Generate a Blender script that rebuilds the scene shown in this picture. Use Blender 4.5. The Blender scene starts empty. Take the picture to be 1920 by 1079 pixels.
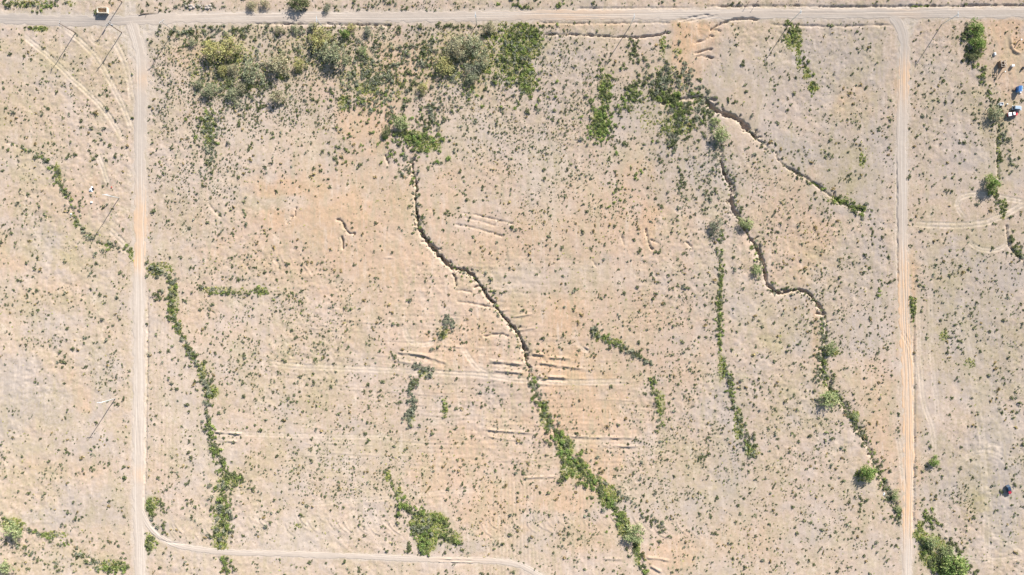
import bpy, math, random
import numpy as np
from mathutils import Vector, Matrix

R = np.random.default_rng(7)
random.seed(7)
S = bpy.context.scene
COL = S.collection
CAM_H = 320.0                       # drone height; 24 mm lens -> 1 photo pixel = 0.25 m on the ground

# ------------------------------------------------------------------ camera, sky, sun, exposure
cam = bpy.data.cameras.new('camera'); cam.lens = 24; cam.sensor_width = 36; cam.clip_start = 1; cam.clip_end = 12000
cam_o = bpy.data.objects.new('camera', cam); cam_o.location = (0, 0, CAM_H); COL.objects.link(cam_o)
S.camera = cam_o
SUN_AZ = (0.54, 0.84); SUN_EL = math.radians(28)
world = bpy.data.worlds.new('World'); S.world = world; world.use_nodes = True
nt = world.node_tree
sky = nt.nodes.new('ShaderNodeTexSky'); sky.sky_type = 'NISHITA'; sky.sun_disc = False
sky.sun_elevation = SUN_EL; sky.sun_rotation = math.atan2(SUN_AZ[0], SUN_AZ[1])
bg = nt.nodes['Background']; bg.inputs['Strength'].default_value = 0.08
nt.links.new(sky.outputs[0], bg.inputs['Color'])
sun = bpy.data.lights.new('sun', 'SUN'); sun.energy = 4.8; sun.angle = math.radians(0.5); sun.color = (1.0, 0.970, 0.935)
sun_o = bpy.data.objects.new('sun', sun); COL.objects.link(sun_o)
d = Vector((-SUN_AZ[0]*math.cos(SUN_EL), -SUN_AZ[1]*math.cos(SUN_EL), -math.sin(SUN_EL)))
sun_o.rotation_euler = d.to_track_quat('-Z', 'Y').to_euler(); sun_o.location = (150, 240, 200)
S.view_settings.view_transform = 'Standard'; S.view_settings.look = 'None'
S.view_settings.exposure = 1.13; S.view_settings.gamma = 1.0; S.view_settings.use_curve_mapping = False

# ------------------------------------------------------------------ helpers
def X(px): return (np.asarray(px, float)-960.0)*0.25
def Y(py): return (539.5-np.asarray(py, float))*0.25

def tag(o, label, cat, group=None, kind=None):
    if label: o['label'] = label
    if cat: o['category'] = cat
    if group: o['group'] = group
    if kind: o['kind'] = kind
    return o

def link(name, mesh, parent=None):
    o = bpy.data.objects.new(name, mesh); COL.objects.link(o)
    if parent is not None: o.parent = parent
    return o

def empty(name, loc, rz=0.0):
    o = bpy.data.objects.new(name, None); o.empty_display_size = 0.5; COL.objects.link(o)
    o.location = loc; o.rotation_euler = (0, 0, rz); return o

def np_mesh(name, v, quads, mat, colours=None, attr='leaf_colour', smooth=False):
    """fast quad mesh from numpy arrays, with an optional colour per vertex"""
    me = bpy.data.meshes.new(name)
    v = np.ascontiguousarray(v, np.float32); q = np.ascontiguousarray(quads, np.int32)
    me.vertices.add(len(v)); me.vertices.foreach_set('co', v.ravel())
    k = q.shape[1]
    me.loops.add(q.size); me.loops.foreach_set('vertex_index', q.ravel())
    me.polygons.add(len(q)); me.polygons.foreach_set('loop_start', np.arange(0, q.size, k, dtype=np.int32))
    if smooth: me.polygons.foreach_set('use_smooth', np.ones(len(q), bool))
    me.update(calc_edges=True)
    if colours is not None:
        a = me.color_attributes.new(attr, 'FLOAT_COLOR', 'POINT')
        c = np.ones((len(v), 4), np.float32); c[:, :colours.shape[1]] = colours
        a.data.foreach_set('color', c.ravel())
    me.materials.append(mat)
    return me

class MB:
    def __init__(s): s.v = []; s.f = []
    def add(s, vs, fs):
        b = len(s.v); s.v += [tuple(p) for p in vs]; s.f += [tuple(i+b for i in f) for f in fs]
    def box(s, c, d, rz=0.0, taper=1.0, rx=0.0):
        m = Matrix.Rotation(rz, 3, 'Z') @ Matrix.Rotation(rx, 3, 'X'); o = Vector(c); P = []
        for z in (-.5, .5):
            t = taper if z > 0 else 1.0
            for x, y in ((-.5, -.5), (.5, -.5), (.5, .5), (-.5, .5)):
                P.append(o + m @ Vector((x*d[0]*t, y*d[1]*t, z*d[2])))
        s.add(P, [(3, 2, 1, 0), (4, 5, 6, 7), (0, 1, 5, 4), (1, 2, 6, 5), (2, 3, 7, 6), (3, 0, 4, 7)])
    def tube(s, pts, rad, n=8):
        pts = [Vector(p) for p in pts]; rings = []
        for i, p in enumerate(pts):
            t = (pts[min(i+1, len(pts)-1)]-pts[max(i-1, 0)]).normalized()
            a = t.cross(Vector((0, 0, 1)))
            if a.length < 1e-3: a = Vector((1, 0, 0))
            a.normalize(); b = t.cross(a); r = rad[i] if isinstance(rad, (list, tuple)) else rad
            rings.append([p+(a*math.cos(k*2*math.pi/n)+b*math.sin(k*2*math.pi/n))*r for k in range(n)])
        base = len(rings); P = [q for ring in rings for q in ring]; F = []
        for i in range(base-1):
            for k in range(n):
                F.append((i*n+k, i*n+(k+1) % n, (i+1)*n+(k+1) % n, (i+1)*n+k))
        F.append(tuple(range(n-1, -1, -1))); F.append(tuple((base-1)*n+k for k in range(n)))
        s.add(P, F)
    def loft(s, rings):
        n = len(rings[0]); P = [p for r in rings for p in r]; F = []
        for i in range(len(rings)-1):
            for k in range(n):
                F.append((i*n+k, i*n+(k+1) % n, (i+1)*n+(k+1) % n, (i+1)*n+k))
        F.append(tuple(range(n-1, -1, -1))); F.append(tuple((len(rings)-1)*n+k for k in range(n)))
        s.add(P, F)
    def build(s, name, mat, parent=None, bevel=0.0, smooth=False):
        me = bpy.data.meshes.new(name); me.from_pydata(s.v, [], s.f); me.materials.append(mat)
        if smooth: me.polygons.foreach_set('use_smooth', np.ones(len(me.polygons), bool))
        me.update(); o = link(name, me, parent)
        if bevel:
            m = o.modifiers.new('bevel', 'BEVEL'); m.width = bevel; m.segments = 2; m.limit_method = 'ANGLE'
        return o

def nodes(name):
    m = bpy.data.materials.new(name); m.use_nodes = True
    t = m.node_tree; t.nodes.clear(); out = t.nodes.new('ShaderNodeOutputMaterial')
    return m, t, out
def N(t, kind, **kw):
    n = t.nodes.new(kind)
    for k, v in kw.items():
        if k in n.inputs: n.inputs[k].default_value = v
        else: setattr(n, k, v)
    return n
def noise(t, scale, detail=4, rough=.6, coord=None):
    n = N(t, 'ShaderNodeTexNoise'); n.inputs['Scale'].default_value = scale; n.inputs['Detail'].default_value = detail
    n.inputs['Roughness'].default_value = rough
    if coord is not None: t.links.new(coord, n.inputs['Vector'])
    return n.outputs['Fac']
def ramp(t, fac, a, b, lo=0.0, hi=1.0):
    n = t.nodes.new('ShaderNodeMapRange'); n.inputs[1].default_value = a; n.inputs[2].default_value = b
    n.inputs[3].default_value = lo; n.inputs[4].default_value = hi; t.links.new(fac, n.inputs[0]); return n.outputs[0]
def mix(t, fac, a, b, blend='MIX'):
    n = t.nodes.new('ShaderNodeMix'); n.data_type = 'RGBA'; n.blend_type = blend
    for sock, val in ((n.inputs[0], fac), (n.inputs[6], a), (n.inputs[7], b)):
        if isinstance(val, bpy.types.NodeSocket): t.links.new(val, sock)
        elif isinstance(val, (int, float)): sock.default_value = val
        else: sock.default_value = (*val, 1)
    return n.outputs[2]
def math_(t, op, a, b):
    n = t.nodes.new('ShaderNodeMath'); n.operation = op
    for s_, v_ in ((n.inputs[0], a), (n.inputs[1], b)):
        if isinstance(v_, bpy.types.NodeSocket): t.links.new(v_, s_)
        else: s_.default_value = v_
    return n.outputs[0]

def solid(name, col, rough=.6, metal=0.0, wear=None, scale=6.0, spec=0.5, bump=0.0):
    m, t, out = nodes(name)
    b = N(t, 'ShaderNodeBsdfPrincipled'); b.inputs['Roughness'].default_value = rough; b.inputs['Metallic'].default_value = metal
    b.inputs['Specular IOR Level'].default_value = spec
    tc = N(t, 'ShaderNodeTexCoord'); f = noise(t, scale, 5, .65, tc.outputs['Object'])
    c = mix(t, ramp(t, f, .4, .7), col, wear if wear else tuple(x*.8 for x in col))
    t.links.new(c, b.inputs['Base Color'])
    if bump:
        bn = N(t, 'ShaderNodeBump'); bn.inputs['Strength'].default_value = bump; bn.inputs['Distance'].default_value = .05
        t.links.new(f, bn.inputs['Height']); t.links.new(bn.outputs[0], b.inputs['Normal'])
    t.links.new(b.outputs[0], out.inputs[0]); return m

# ------------------------------------------------------------------ noise and distance fields (numpy)
def vnoise(x, y, cell, seed, octaves=3, gain=.5):
    tot = np.zeros_like(x, dtype=float); amp = 1.0; norm = 0.0
    for o in range(octaves):
        lat = np.random.default_rng(seed+o*17).random((256, 256))
        u = x/cell+1000.3; v = y/cell+1000.7
        iu = np.floor(u).astype(int); iv = np.floor(v).astype(int); fu = u-iu; fv = v-iv
        fu = fu*fu*(3-2*fu); fv = fv*fv*(3-2*fv)
        a = lat[iu & 255, iv & 255]; b = lat[(iu+1) & 255, iv & 255]; c = lat[iu & 255, (iv+1) & 255]; e = lat[(iu+1) & 255, (iv+1) & 255]
        tot += amp*((a*(1-fu)+b*fu)*(1-fv)+(c*(1-fu)+e*fu)*fv); norm += amp
        amp *= gain; cell *= .5
    return tot/norm
def sstep(a, b, x):
    t = np.clip((x-a)/(b-a), 0, 1); return t*t*(3-2*t)

def densify(pts, step=6.0, jit=0.0, seed=1):
    """photo-pixel polyline, smoothed, with optional wandering"""
    p = np.asarray(pts, float)
    for _ in range(2):
        if len(p) > 2:
            q = [p[0]]
            for a, b in zip(p[:-1], p[1:]): q += [a*.75+b*.25, a*.25+b*.75]
            q.append(p[-1]); p = np.array(q)
    seg = np.hypot(*(p[1:]-p[:-1]).T); s = np.concatenate([[0], np.cumsum(seg)])
    n = max(2, int(s[-1]/step)+1); u = np.linspace(0, s[-1], n)
    out = np.stack([np.interp(u, s, p[:, 0]), np.interp(u, s, p[:, 1])], 1)
    if jit:
        out[:, 0] += (vnoise(u, u*0, 16, seed, 3)-.5)*2*jit; out[:, 1] += (vnoise(u, u*0+9, 16, seed+5, 3)-.5)*2*jit
    return out

def axis(lo, hi, step, far):
    core = np.arange(lo, hi+step*.5, step); ext = []; p = hi; s = step
    while p < far: s *= 1.6; p += s; ext.append(p)
    ext = np.array(ext); return np.concatenate([(-(ext-hi)+lo)[::-1], core, ext])
gx = axis(-258, 258, 0.45, 4200); gy = axis(-151.2, 151.2, 0.45, 4200)
GX, GY = np.meshgrid(gx, gy)                       # rows = y
PX = GX*4+960; PY = 539.5-GY*4                      # the same points in photo pixels

def field(pts, reach, px=PX, py=PY):
    """min distance (photo px) to a polyline and the along-position 0..1, only inside its neighbourhood"""
    p = np.asarray(pts, float)
    x0, x1 = p[:, 0].min()-reach, p[:, 0].max()+reach; y0, y1 = p[:, 1].min()-reach, p[:, 1].max()+reach
    cols = np.where((px[0] >= x0) & (px[0] <= x1))[0]; rows = np.where((py[:, 0] >= y0) & (py[:, 0] <= y1))[0]
    if not len(cols) or not len(rows): return None
    sl = (slice(rows[0], rows[-1]+1), slice(cols[0], cols[-1]+1))
    QX, QY = px[sl], py[sl]; D = np.full(QX.shape, 1e9); A = np.zeros(QX.shape); SG = np.zeros(QX.shape)
    n = len(p)-1
    for i in range(n):
        a, b = p[i], p[i+1]
        c0 = np.searchsorted(QX[0], min(a[0], b[0])-reach); c1 = np.searchsorted(QX[0], max(a[0], b[0])+reach)
        yy = -QY[:, 0]
        r0 = np.searchsorted(yy, -max(a[1], b[1])-reach); r1 = np.searchsorted(yy, -min(a[1], b[1])+reach)
        if c1 <= c0 or r1 <= r0: continue
        w = (slice(r0, r1), slice(c0, c1)); dx, dy = b-a; L = dx*dx+dy*dy+1e-9
        t = np.clip(((QX[w]-a[0])*dx+(QY[w]-a[1])*dy)/L, 0, 1)
        ex = QX[w]-a[0]-t*dx; ey = QY[w]-a[1]-t*dy; dd = np.hypot(ex, ey); m = dd < D[w]
        D[w] = np.where(m, dd, D[w]); A[w] = np.where(m, (i+t)/n, A[w]); SG[w] = np.where(m, np.sign(dx*ey-dy*ex), SG[w])
    return sl, D, A, SG

# ------------------------------------------------------------------ layout read off the photograph (photo pixels)
ROADS = {   # name: (polyline, half width px, label, rutty)
 'top': ([(-500, 36), (-80, 36), (0, 36), (90, 38), (180, 40), (260, 38), (360, 34), (480, 33), (640, 32), (800, 31), (960, 30), (1120, 29), (1280, 28), (1440, 27), (1600, 26), (1700, 26), (1800, 25), (1920, 23), (2000, 23), (2400, 22)], 10.5,
         'wide pale graded dirt road running along the top edge'),
 'left': ([(246, 40), (256, 70), (264, 105), (266, 150), (264, 220), (263, 300), (262, 380), (261, 460), (259, 540), (260, 640), (261, 740), (261, 830), (260, 920), (261, 985), (263, 1040), (264, 1120), (264, 1500)], 11.5,
          'pale grey straight dirt road running down the left side'),
 'right': ([(1672, 30), (1686, 44), (1695, 70), (1696, 120), (1694, 200), (1691, 300), (1691, 420), (1693, 520), (1695, 600), (1700, 700), (1702, 800), (1702, 900), (1701, 1000), (1700, 1090), (1700, 1500)], 10.5,
           'orange sandy rutted dirt road running down the right side'),
 'branch': ([(264, 955), (273, 976), (287, 996), (308, 1013), (338, 1024), (375, 1030), (430, 1035), (500, 1037), (600, 1041), (700, 1044), (800, 1048), (880, 1050), (950, 1053), (985, 1063), (1020, 1084), (1060, 1110)], 5.5,
            'narrow white dirt track curving off along the bottom edge'),
}
SPURS = [[(200, 44), (232, 58), (254, 92)], [(215, 46), (262, 60), (300, 44)], [(262, 40), (264, 70), (264, 110)], [(1712, 30), (1702, 42), (1698, 60)], [(243, 0), (243, 20), (243, 40)], [(232, 55), (250, 100)], [(284, 40), (268, 52), (263, 80)]]
TRACKS = [  # (polyline, half gauge px, strength)
 ([(40, 62), (75, 92), (105, 118), (135, 148), (165, 175), (195, 205), (215, 235), (232, 268)], 3.2, 1.0),
 ([(120, 52), (150, 76), (180, 105), (200, 140), (215, 168), (232, 200), (250, 248)], 3.5, .9),
 ([(214, 74), (232, 108), (243, 145), (248, 190)], 4.0, .8),
 ([(182, 290), (192, 315), (202, 345)], 3.2, .9), ([(205, 430), (222, 450), (240, 466)], 4, .8),
 ([(170, 62), (172, 76), (185, 84), (200, 80), (207, 66)], 3, .5),
 ([(1712, 420), (1760, 423), (1810, 423), (1850, 418), (1885, 402), (1925, 378)], 4.0, .9),
 ([(1810, 412), (1796, 395), (1793, 380), (1803, 368), (1825, 364), (1850, 366), (1890, 373), (1925, 380)], 3.0, .8),
 ([(1815, 452), (1832, 466), (1855, 470), (1878, 466), (1888, 455)], 2.6, .8),
 ([(1722, 540), (1725, 700), (1730, 760), (1748, 800), (1752, 860)], 3, .6), ([(1745, 540), (1748, 700), (1760, 800)], 3, .35),
 ([(1843, 850), (1845, 838), (1858, 831), (1872, 836), (1876, 850)], 1.8, .6),
 ([(1790, 870), (1830, 845), (1870, 850), (1900, 880)], 4, .45), ([(1780, 560), (1815, 640), (1830, 740), (1842, 820), (1855, 1079)], 5, .35),
 ([(1770, 1040), (1840, 1052), (1920, 1046)], 3, .5), ([(1850, 1000), (1885, 1010), (1920, 1040)], 3, .4),
 ([(470, 676), (560, 688), (680, 691), (790, 698), (900, 702), (960, 712), (1060, 718), (1200, 716)], 3.5, .6),
 ([(760, 612), (762, 630), (775, 645), (800, 648), (815, 640)], 3, .7), ([(870, 655), (885, 680), (905, 698), (930, 705)], 3, .7),
 ([(1080, 640), (1090, 655), (1105, 660)], 2, .6),
 ([(400, 810), (500, 815), (640, 818), (740, 820)], 2.5, .42), ([(560, 945), (700, 937), (800, 925), (900, 918)], 2.5, .4),
 ([(250, 720), (262, 860)], 3, .3), ([(1440, 20), (1500, 21), (1700, 20)], 4, .4), ([(1440, 170), (1447, 145), (1420, 240)], 4, .3),
 ([(1690, 620), (1705, 650), (1718, 680), (1722, 720)], 3, .7), ([(1682, 820), (1690, 870), (1695, 920)], 3, .6),
]
GULLIES = []
MAIN_GULLIES = [  # (polyline, half width m, depth m)
 ([(766, 290), (770, 310), (778, 330), (782, 352), (778, 380), (784, 420), (790, 435), (800, 452), (815, 470), (835, 492), (850, 503), (870, 508), (886, 517), (900, 537), (925, 570), (950, 603), (972, 628), (984, 655), (988, 680), (993, 706)], 1.2, 1.15),
 ([(993, 706), (1010, 752), (1035, 800), (1055, 840), (1078, 872), (1115, 912), (1140, 940), (1165, 975), (1185, 1010), (1200, 1050), (1212, 1079), (1225, 1130)], 1.1, .38),
 ([(1322, 186), (1332, 200), (1345, 211), (1362, 214), (1382, 222), (1400, 240), (1418, 258), (1436, 273), (1450, 290)], 1.7, 1.4),
 ([(1450, 290), (1470, 311), (1500, 328), (1518, 339), (1545, 357), (1572, 374), (1592, 386), (1628, 400)], .9, .5), ([(1628, 400), (1634, 420), (1634, 455), (1640, 480)], .4, .07),
 ([(1354, 270), (1351, 300), (1353, 315), (1366, 336), (1371, 358), (1369, 382), (1380, 402), (1395, 425), (1412, 452), (1424, 474), (1434, 498), (1436, 520), (1440, 540), (1464, 551), (1478, 547), (1500, 543), (1518, 549), (1533, 570), (1547, 592), (1551, 620), (1544, 652), (1541, 690), (1550, 722), (1566, 742), (1590, 768), (1605, 800), (1620, 826), (1632, 852), (1644, 880), (1660, 908), (1674, 935), (1682, 955), (1690, 985)], 1.1, 1.1),
 ([(1345, 190), (1322, 185), (1290, 182), (1262, 190), (1235, 196)], 1.3, .6),
 ([(1015, 66), (1060, 66), (1098, 67), (1130, 70), (1180, 71), (1215, 71), (1235, 67), (1260, 61)], .6, .55),
 ([(1425, 38), (1390, 36), (1362, 40), (1345, 48), (1333, 58), (1328, 72), (1315, 78), (1297, 82)], .65, .5), ([(1330, 57), (1345, 57), (1352, 60)], .5, .5), ([(1328, 66), (1338, 70)], .5, .5),
 ([(1336, 92), (1318, 97), (1300, 101)], .5, .5), ([(1302, 107), (1320, 106), (1338, 110)], .5, .5), ([(1270, 40), (1300, 33), (1330, 29)], .5, .25), ([(1280, 43), (1315, 37), (1345, 30)], .4, .22),
 ([(1315, 14), (1440, 11.5), (1500, 13), (1600, 13), (1700, 12), (1830, 10.5), (1990, 9)], .5, .45), ([(1075, 17), (1180, 16), (1300, 15)], .4, .25),
 ([(470, 45), (600, 46), (740, 47)], .6, .4), ([(1005, 44), (1130, 45), (1262, 43)], .5, .25), ([(1440, 46), (1540, 50), (1640, 48), (1676, 47)], .5, .25),
 ([(276, 540), (277, 640), (275, 760), (274, 900), (270, 960)], .4, .3), ([(1714, 560), (1713, 700), (1713, 860), (1711, 1000)], .5, .3), ([(1683, 540), (1682, 420), (1681, 300)], .35, .22),
 ([(275, 993), (292, 1010), (320, 1018), (350, 1020)], .4, .14), ([(282, 982), (300, 1003)], .4, .12),
 ([(538, 420), (548, 412), (555, 404), (557, 388)], .7, .7), ([(545, 407), (555, 406)], .4, .4),
 ([(630, 412), (637, 412), (645, 420), (648, 432), (655, 438), (668, 440)], .6, .6), ([(642, 443), (644, 455), (643, 468)], .5, .5),
 ([(850, 420), (880, 425), (905, 432), (925, 438), (945, 444)], .5, .36), ([(865, 400), (900, 405), (930, 412), (965, 421)], .4, .28), ([(870, 408), (900, 415), (930, 424)], .4, .2),
 ([(1210, 428), (1213, 445), (1217, 460), (1223, 471)], .5, .5), ([(1218, 450), (1235, 458)], .4, .3), ([(1284, 452), (1294, 460), (1297, 470)], .5, .4), ([(1164, 440), (1170, 462)], .3, .25), ([(1110, 488), (1118, 502)], .3, .25),
 ([(1045, 5), (1046, 12)], .3, .2), ([(390, 380), (405, 400), (418, 410)], .4, .22), ([(405, 395), (415, 405)], .3, .2),
 ([(722, 290), (729, 310)], .5, .4), ([(1404, 130), (1398, 150), (1380, 170)], .3, .2),
 ([(0, 267), (40, 273), (65, 288), (92, 309), (108, 328), (113, 352), (124, 372), (134, 390), (138, 410), (147, 428), (166, 448), (192, 459), (222, 467), (247, 473)], .7, .16),
 ([(-30, 955), (0, 968), (20, 985), (45, 997), (80, 1000), (110, 1008), (150, 1035), (170, 1052), (200, 1068), (240, 1066)], .7, .13),
 ([(848, 512), (855, 520), (856, 540)], .5, .6), ([(853, 545), (870, 546), (885, 549)], .4, .3), ([(855, 566), (890, 570), (925, 578)], .4, .3), ([(1374, 366), (1380, 358), (1372, 344)], .5, .7),
 ([(905, 632), (930, 626), (955, 630)], .5, .35), ([(1875, 205), (1880, 210), (1868, 255), (1872, 340)], .5, .3), ([(1886, 420), (1888, 450), (1898, 472), (1920, 488)], .8, .4),
]
GULLIES = list(MAIN_GULLIES)
_rr = random.Random(11)
for gi, cnt in ((0, 26), (2, 14), (3, 6), (5, 30)):           # little side rills biting into the banks
    p_ = densify(MAIN_GULLIES[gi][0], 4)
    for _ in range(cnt):
        j = _rr.randrange(2, len(p_)-2); tx_, ty_ = p_[j+1]-p_[j-1]; a_ = math.atan2(ty_, tx_)+_rr.choice((-1, 1))*_rr.uniform(.6, 1.3)+math.pi*(_rr.random() < .75); L_ = _rr.uniform(6, 16)
        q0 = p_[j]; q1 = q0+L_*.5*np.array([math.cos(a_), math.sin(a_)]); q2 = q1+L_*.5*np.array([math.cos(a_+_rr.uniform(-.6, .6)), math.sin(a_+_rr.uniform(-.6, .6))])
        GULLIES.append(([tuple(q0), tuple(q1), tuple(q2)], _rr.uniform(.35, .6), _rr.uniform(.3, .7)))
BERMS = [  # (polyline, half width m, height m): pushed-up ridges of the old scraped rows
 ([(742, 660), (770, 662), (798, 666), (825, 672)], .9, .55), ([(725, 674), (775, 681), (800, 684)], .9, .3), ([(800, 668), (830, 678), (840, 680)], .9, .35),
 ([(915, 676), (945, 679), (962, 681), (984, 684)], .9, .55), ([(925, 694), (960, 697), (985, 700)], .9, .45),
 ([(997, 663), (1022, 666)], .8, .5), ([(1028, 670), (1072, 672)], .9, .45), ([(1000, 679), (1040, 684), (1080, 690), (1100, 692)], .9, .5), ([(1000, 700), (1010, 706), (1040, 707), (1066, 708)], .9, .6), ([(1005, 719), (1030, 721), (1056, 722)], .9, .4),
 ([(1067, 818), (1140, 821), (1204, 822)], .8, .5), ([(1127, 835), (1165, 837), (1202, 838)], .8, .5), ([(910, 805), (940, 808), (998, 812)], .8, .45), ([(910, 817), (940, 822), (972, 826)], .8, .4),
 ([(980, 897), (1000, 894), (1045, 893)], .8, .4), ([(402, 809), (430, 811), (457, 814)], .7, .5), ([(410, 825), (448, 828)], .7, .45),
 ([(1212, 1046), (1235, 1048), (1257, 1052)], .8, .5), ([(1220, 1061), (1242, 1074)], .8, .5), ([(1130, 1048), (1150, 1049), (1170, 1049)], .8, .3),
 ([(930, 585), (955, 580)], .7, .4), ([(960, 595), (1000, 588)], .7, .35), ([(965, 620), (1005, 615)], .7, .3), ([(720, 484), (740, 484)], .5, .35), ([(570, 498), (580, 510), (585, 520)], .5, .3),
 ([(1095, 648), (1105, 656)], .6, .3), ([(340, 505), (345, 520)], .4, .2), ([(820, 1046), (850, 1048), (890, 1048)], .5, .3), ([(820, 1052), (860, 1053), (890, 1054)], .5, .3),
 ([(1898, 70), (1896, 84), (1903, 96), (1918, 100)], .9, .5), ([(1903, 71), (1912, 70)], .6, .3),
]
for k in range(52):                                            # curved turning furrows along the bottom of the field
    x = 470+k*16+random.uniform(-5, 5)
    if 770 < x < 860: continue
    y = 972+random.uniform(-10, 8); L = random.uniform(.6, 1.2); h = random.uniform(.12, .3)
    BERMS.append(([(x, y), (x+4*L, y+12*L), (x+12*L, y+22*L), (x+24*L, y+28*L)], .45, h))
for k in range(14):
    x = 310+random.uniform(0, 90); y = 975+random.uniform(0, 25)
    BERMS.append(([(x, y), (x+6, y+12), (x+16, y+20)], .4, .2))
for k in range(9):
    x = 508+k*4+random.uniform(-2, 2); y = 478+random.uniform(-4, 14); BERMS.append(([(x, y), (x+8, y+10), (x+11, y+24)], .4, .2))
for k in range(26):                                           # short scrape scars across the middle
    x = random.uniform(720, 1210); y = random.uniform(470, 900); L = random.uniform(12, 50)
    BERMS.append(([(x, y), (x+L*.5, y+L*.03), (x+L, y+L*.06)], .4, random.uniform(.1, .22)))
for k in range(24):                                           # long faint scrape lines level across the old field
    x = random.uniform(520, 1130); y = random.uniform(600, 870); L = random.uniform(60, 150)
    BERMS.append(([(x, y), (x+L*.5, y+L*.035), (x+L, y+L*.06)], .42, random.uniform(.1, .17)))
ORANGE = [(640, 420, 260, 130, .5), (1040, 640, 260, 230, .42), (860, 520, 260, 160, .35), (1110, 420, 190, 100, .38), (1000, 900, 160, 90, .3), (1500, 430, 110, 110, .3), (600, 400, 150, 60, .8), (530, 360, 60, 25, .8), (660, 390, 90, 40, .8), (700, 470, 130, 70, .6), (930, 470, 80, 50, .5), (1060, 600, 60, 50, .8), (1050, 690, 90, 55, .9), (860, 650, 90, 60, .6),
 (870, 720, 70, 50, .5), (1080, 780, 110, 60, .7), (880, 830, 60, 60, .5), (1100, 880, 60, 70, .7), (1050, 930, 50, 40, .7), (1290, 60, 45, 50, 1), (1320, 90, 30, 60, .7), (690, 230, 60, 60, .7), (715, 180, 60, 50, .5),
 (1200, 340, 40, 70, .6), (1215, 420, 20, 60, .8), (1040, 420, 110, 40, .5), (1150, 430, 80, 40, .5), (1890, 130, 45, 90, .6), (1885, 60, 40, 40, .7), (1595, 200, 40, 60, .5), (1520, 440, 60, 90, .5), (1480, 400, 60, 50, .4),
 (1690, 160, 12, 50, .8), (1700, 600, 18, 200, .9), (1702, 840, 20, 150, 1), (1650, 840, 40, 80, .5), (1640, 720, 40, 60, .4), (262, 420, 16, 60, .7), (258, 490, 14, 20, .7), (150, 390, 60, 50, .4), (110, 560, 60, 30, .5), (155, 730, 25, 50, .6),
 (110, 870, 80, 30, .4), (20, 470, 40, 40, .4), (1250, 1040, 60, 40, .6), (1390, 1020, 60, 40, .3), (920, 950, 80, 60, .5), (830, 880, 60, 90, .5), (1110, 1000, 60, 40, .4), (940, 330, 60, 40, .35), (780, 120, 120, 60, .6), (620, 160, 60, 40, .3), (350, 100, 40, 30, .4),
 (1080, 40, 90, 12, .5), (840, 640, 50, 30, .6), (360, 580, 60, 60, .2), (500, 250, 80, 60, .2), (1275, 100, 25, 60, .8), (1530, 640, 12, 60, .6), (1905, 85, 22, 20, 1)]
GREY = [(1560, 120, 110, 70, .7), (1600, 300, 90, 120, .6), (1500, 280, 60, 40, .8), (1450, 140, 70, 60, .5), (1800, 250, 100, 120, .4), (1830, 600, 110, 200, .6), (1860, 900, 60, 160, .8), (1780, 900, 60, 120, .4), (1620, 500, 60, 80, .5), (1600, 620, 70, 50, .5), (1500, 620, 40, 40, .4),
 (60, 750, 100, 60, .7), (180, 690, 40, 80, .6), (30, 690, 50, 30, .6), (190, 950, 80, 40, .6), (100, 970, 70, 20, .7), (150, 840, 90, 40, .5), (60, 440, 60, 40, .5), (100, 600, 50, 60, .4), (130, 35, 130, 10, .8), (70, 30, 100, 10, .8),
 (1340, 330, 60, 60, .5), (1250, 330, 60, 60, .4), (900, 720, 90, 40, .4), (1000, 530, 60, 40, .3), (1340, 540, 60, 80, .3), (1370, 820, 40, 120, .4), (560, 200, 60, 40, .3), (1060, 120, 70, 60, .4), (1310, 250, 60, 40, .3), (860, 1025, 60, 12, .6), (1345, 130, 40, 60, .5)]
PALE = [(1010, 330, 60, 80, .6), (880, 240, 80, 60, .4), (480, 240, 90, 80, .4), (1100, 520, 90, 30, .5), (960, 520, 70, 30, .4), (130, 560, 60, 40, .3), (520, 380, 80, 12, .6), (560, 1000, 200, 40, .4), (420, 380, 60, 60, .4), (330, 340, 60, 80, .3), (240, 50, 90, 14, .5), (380, 830, 70, 90, .3), (330, 700, 50, 100, .3), (220, 100, 30, 50, .4), (1450, 100, 60, 50, .3)]
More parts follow.
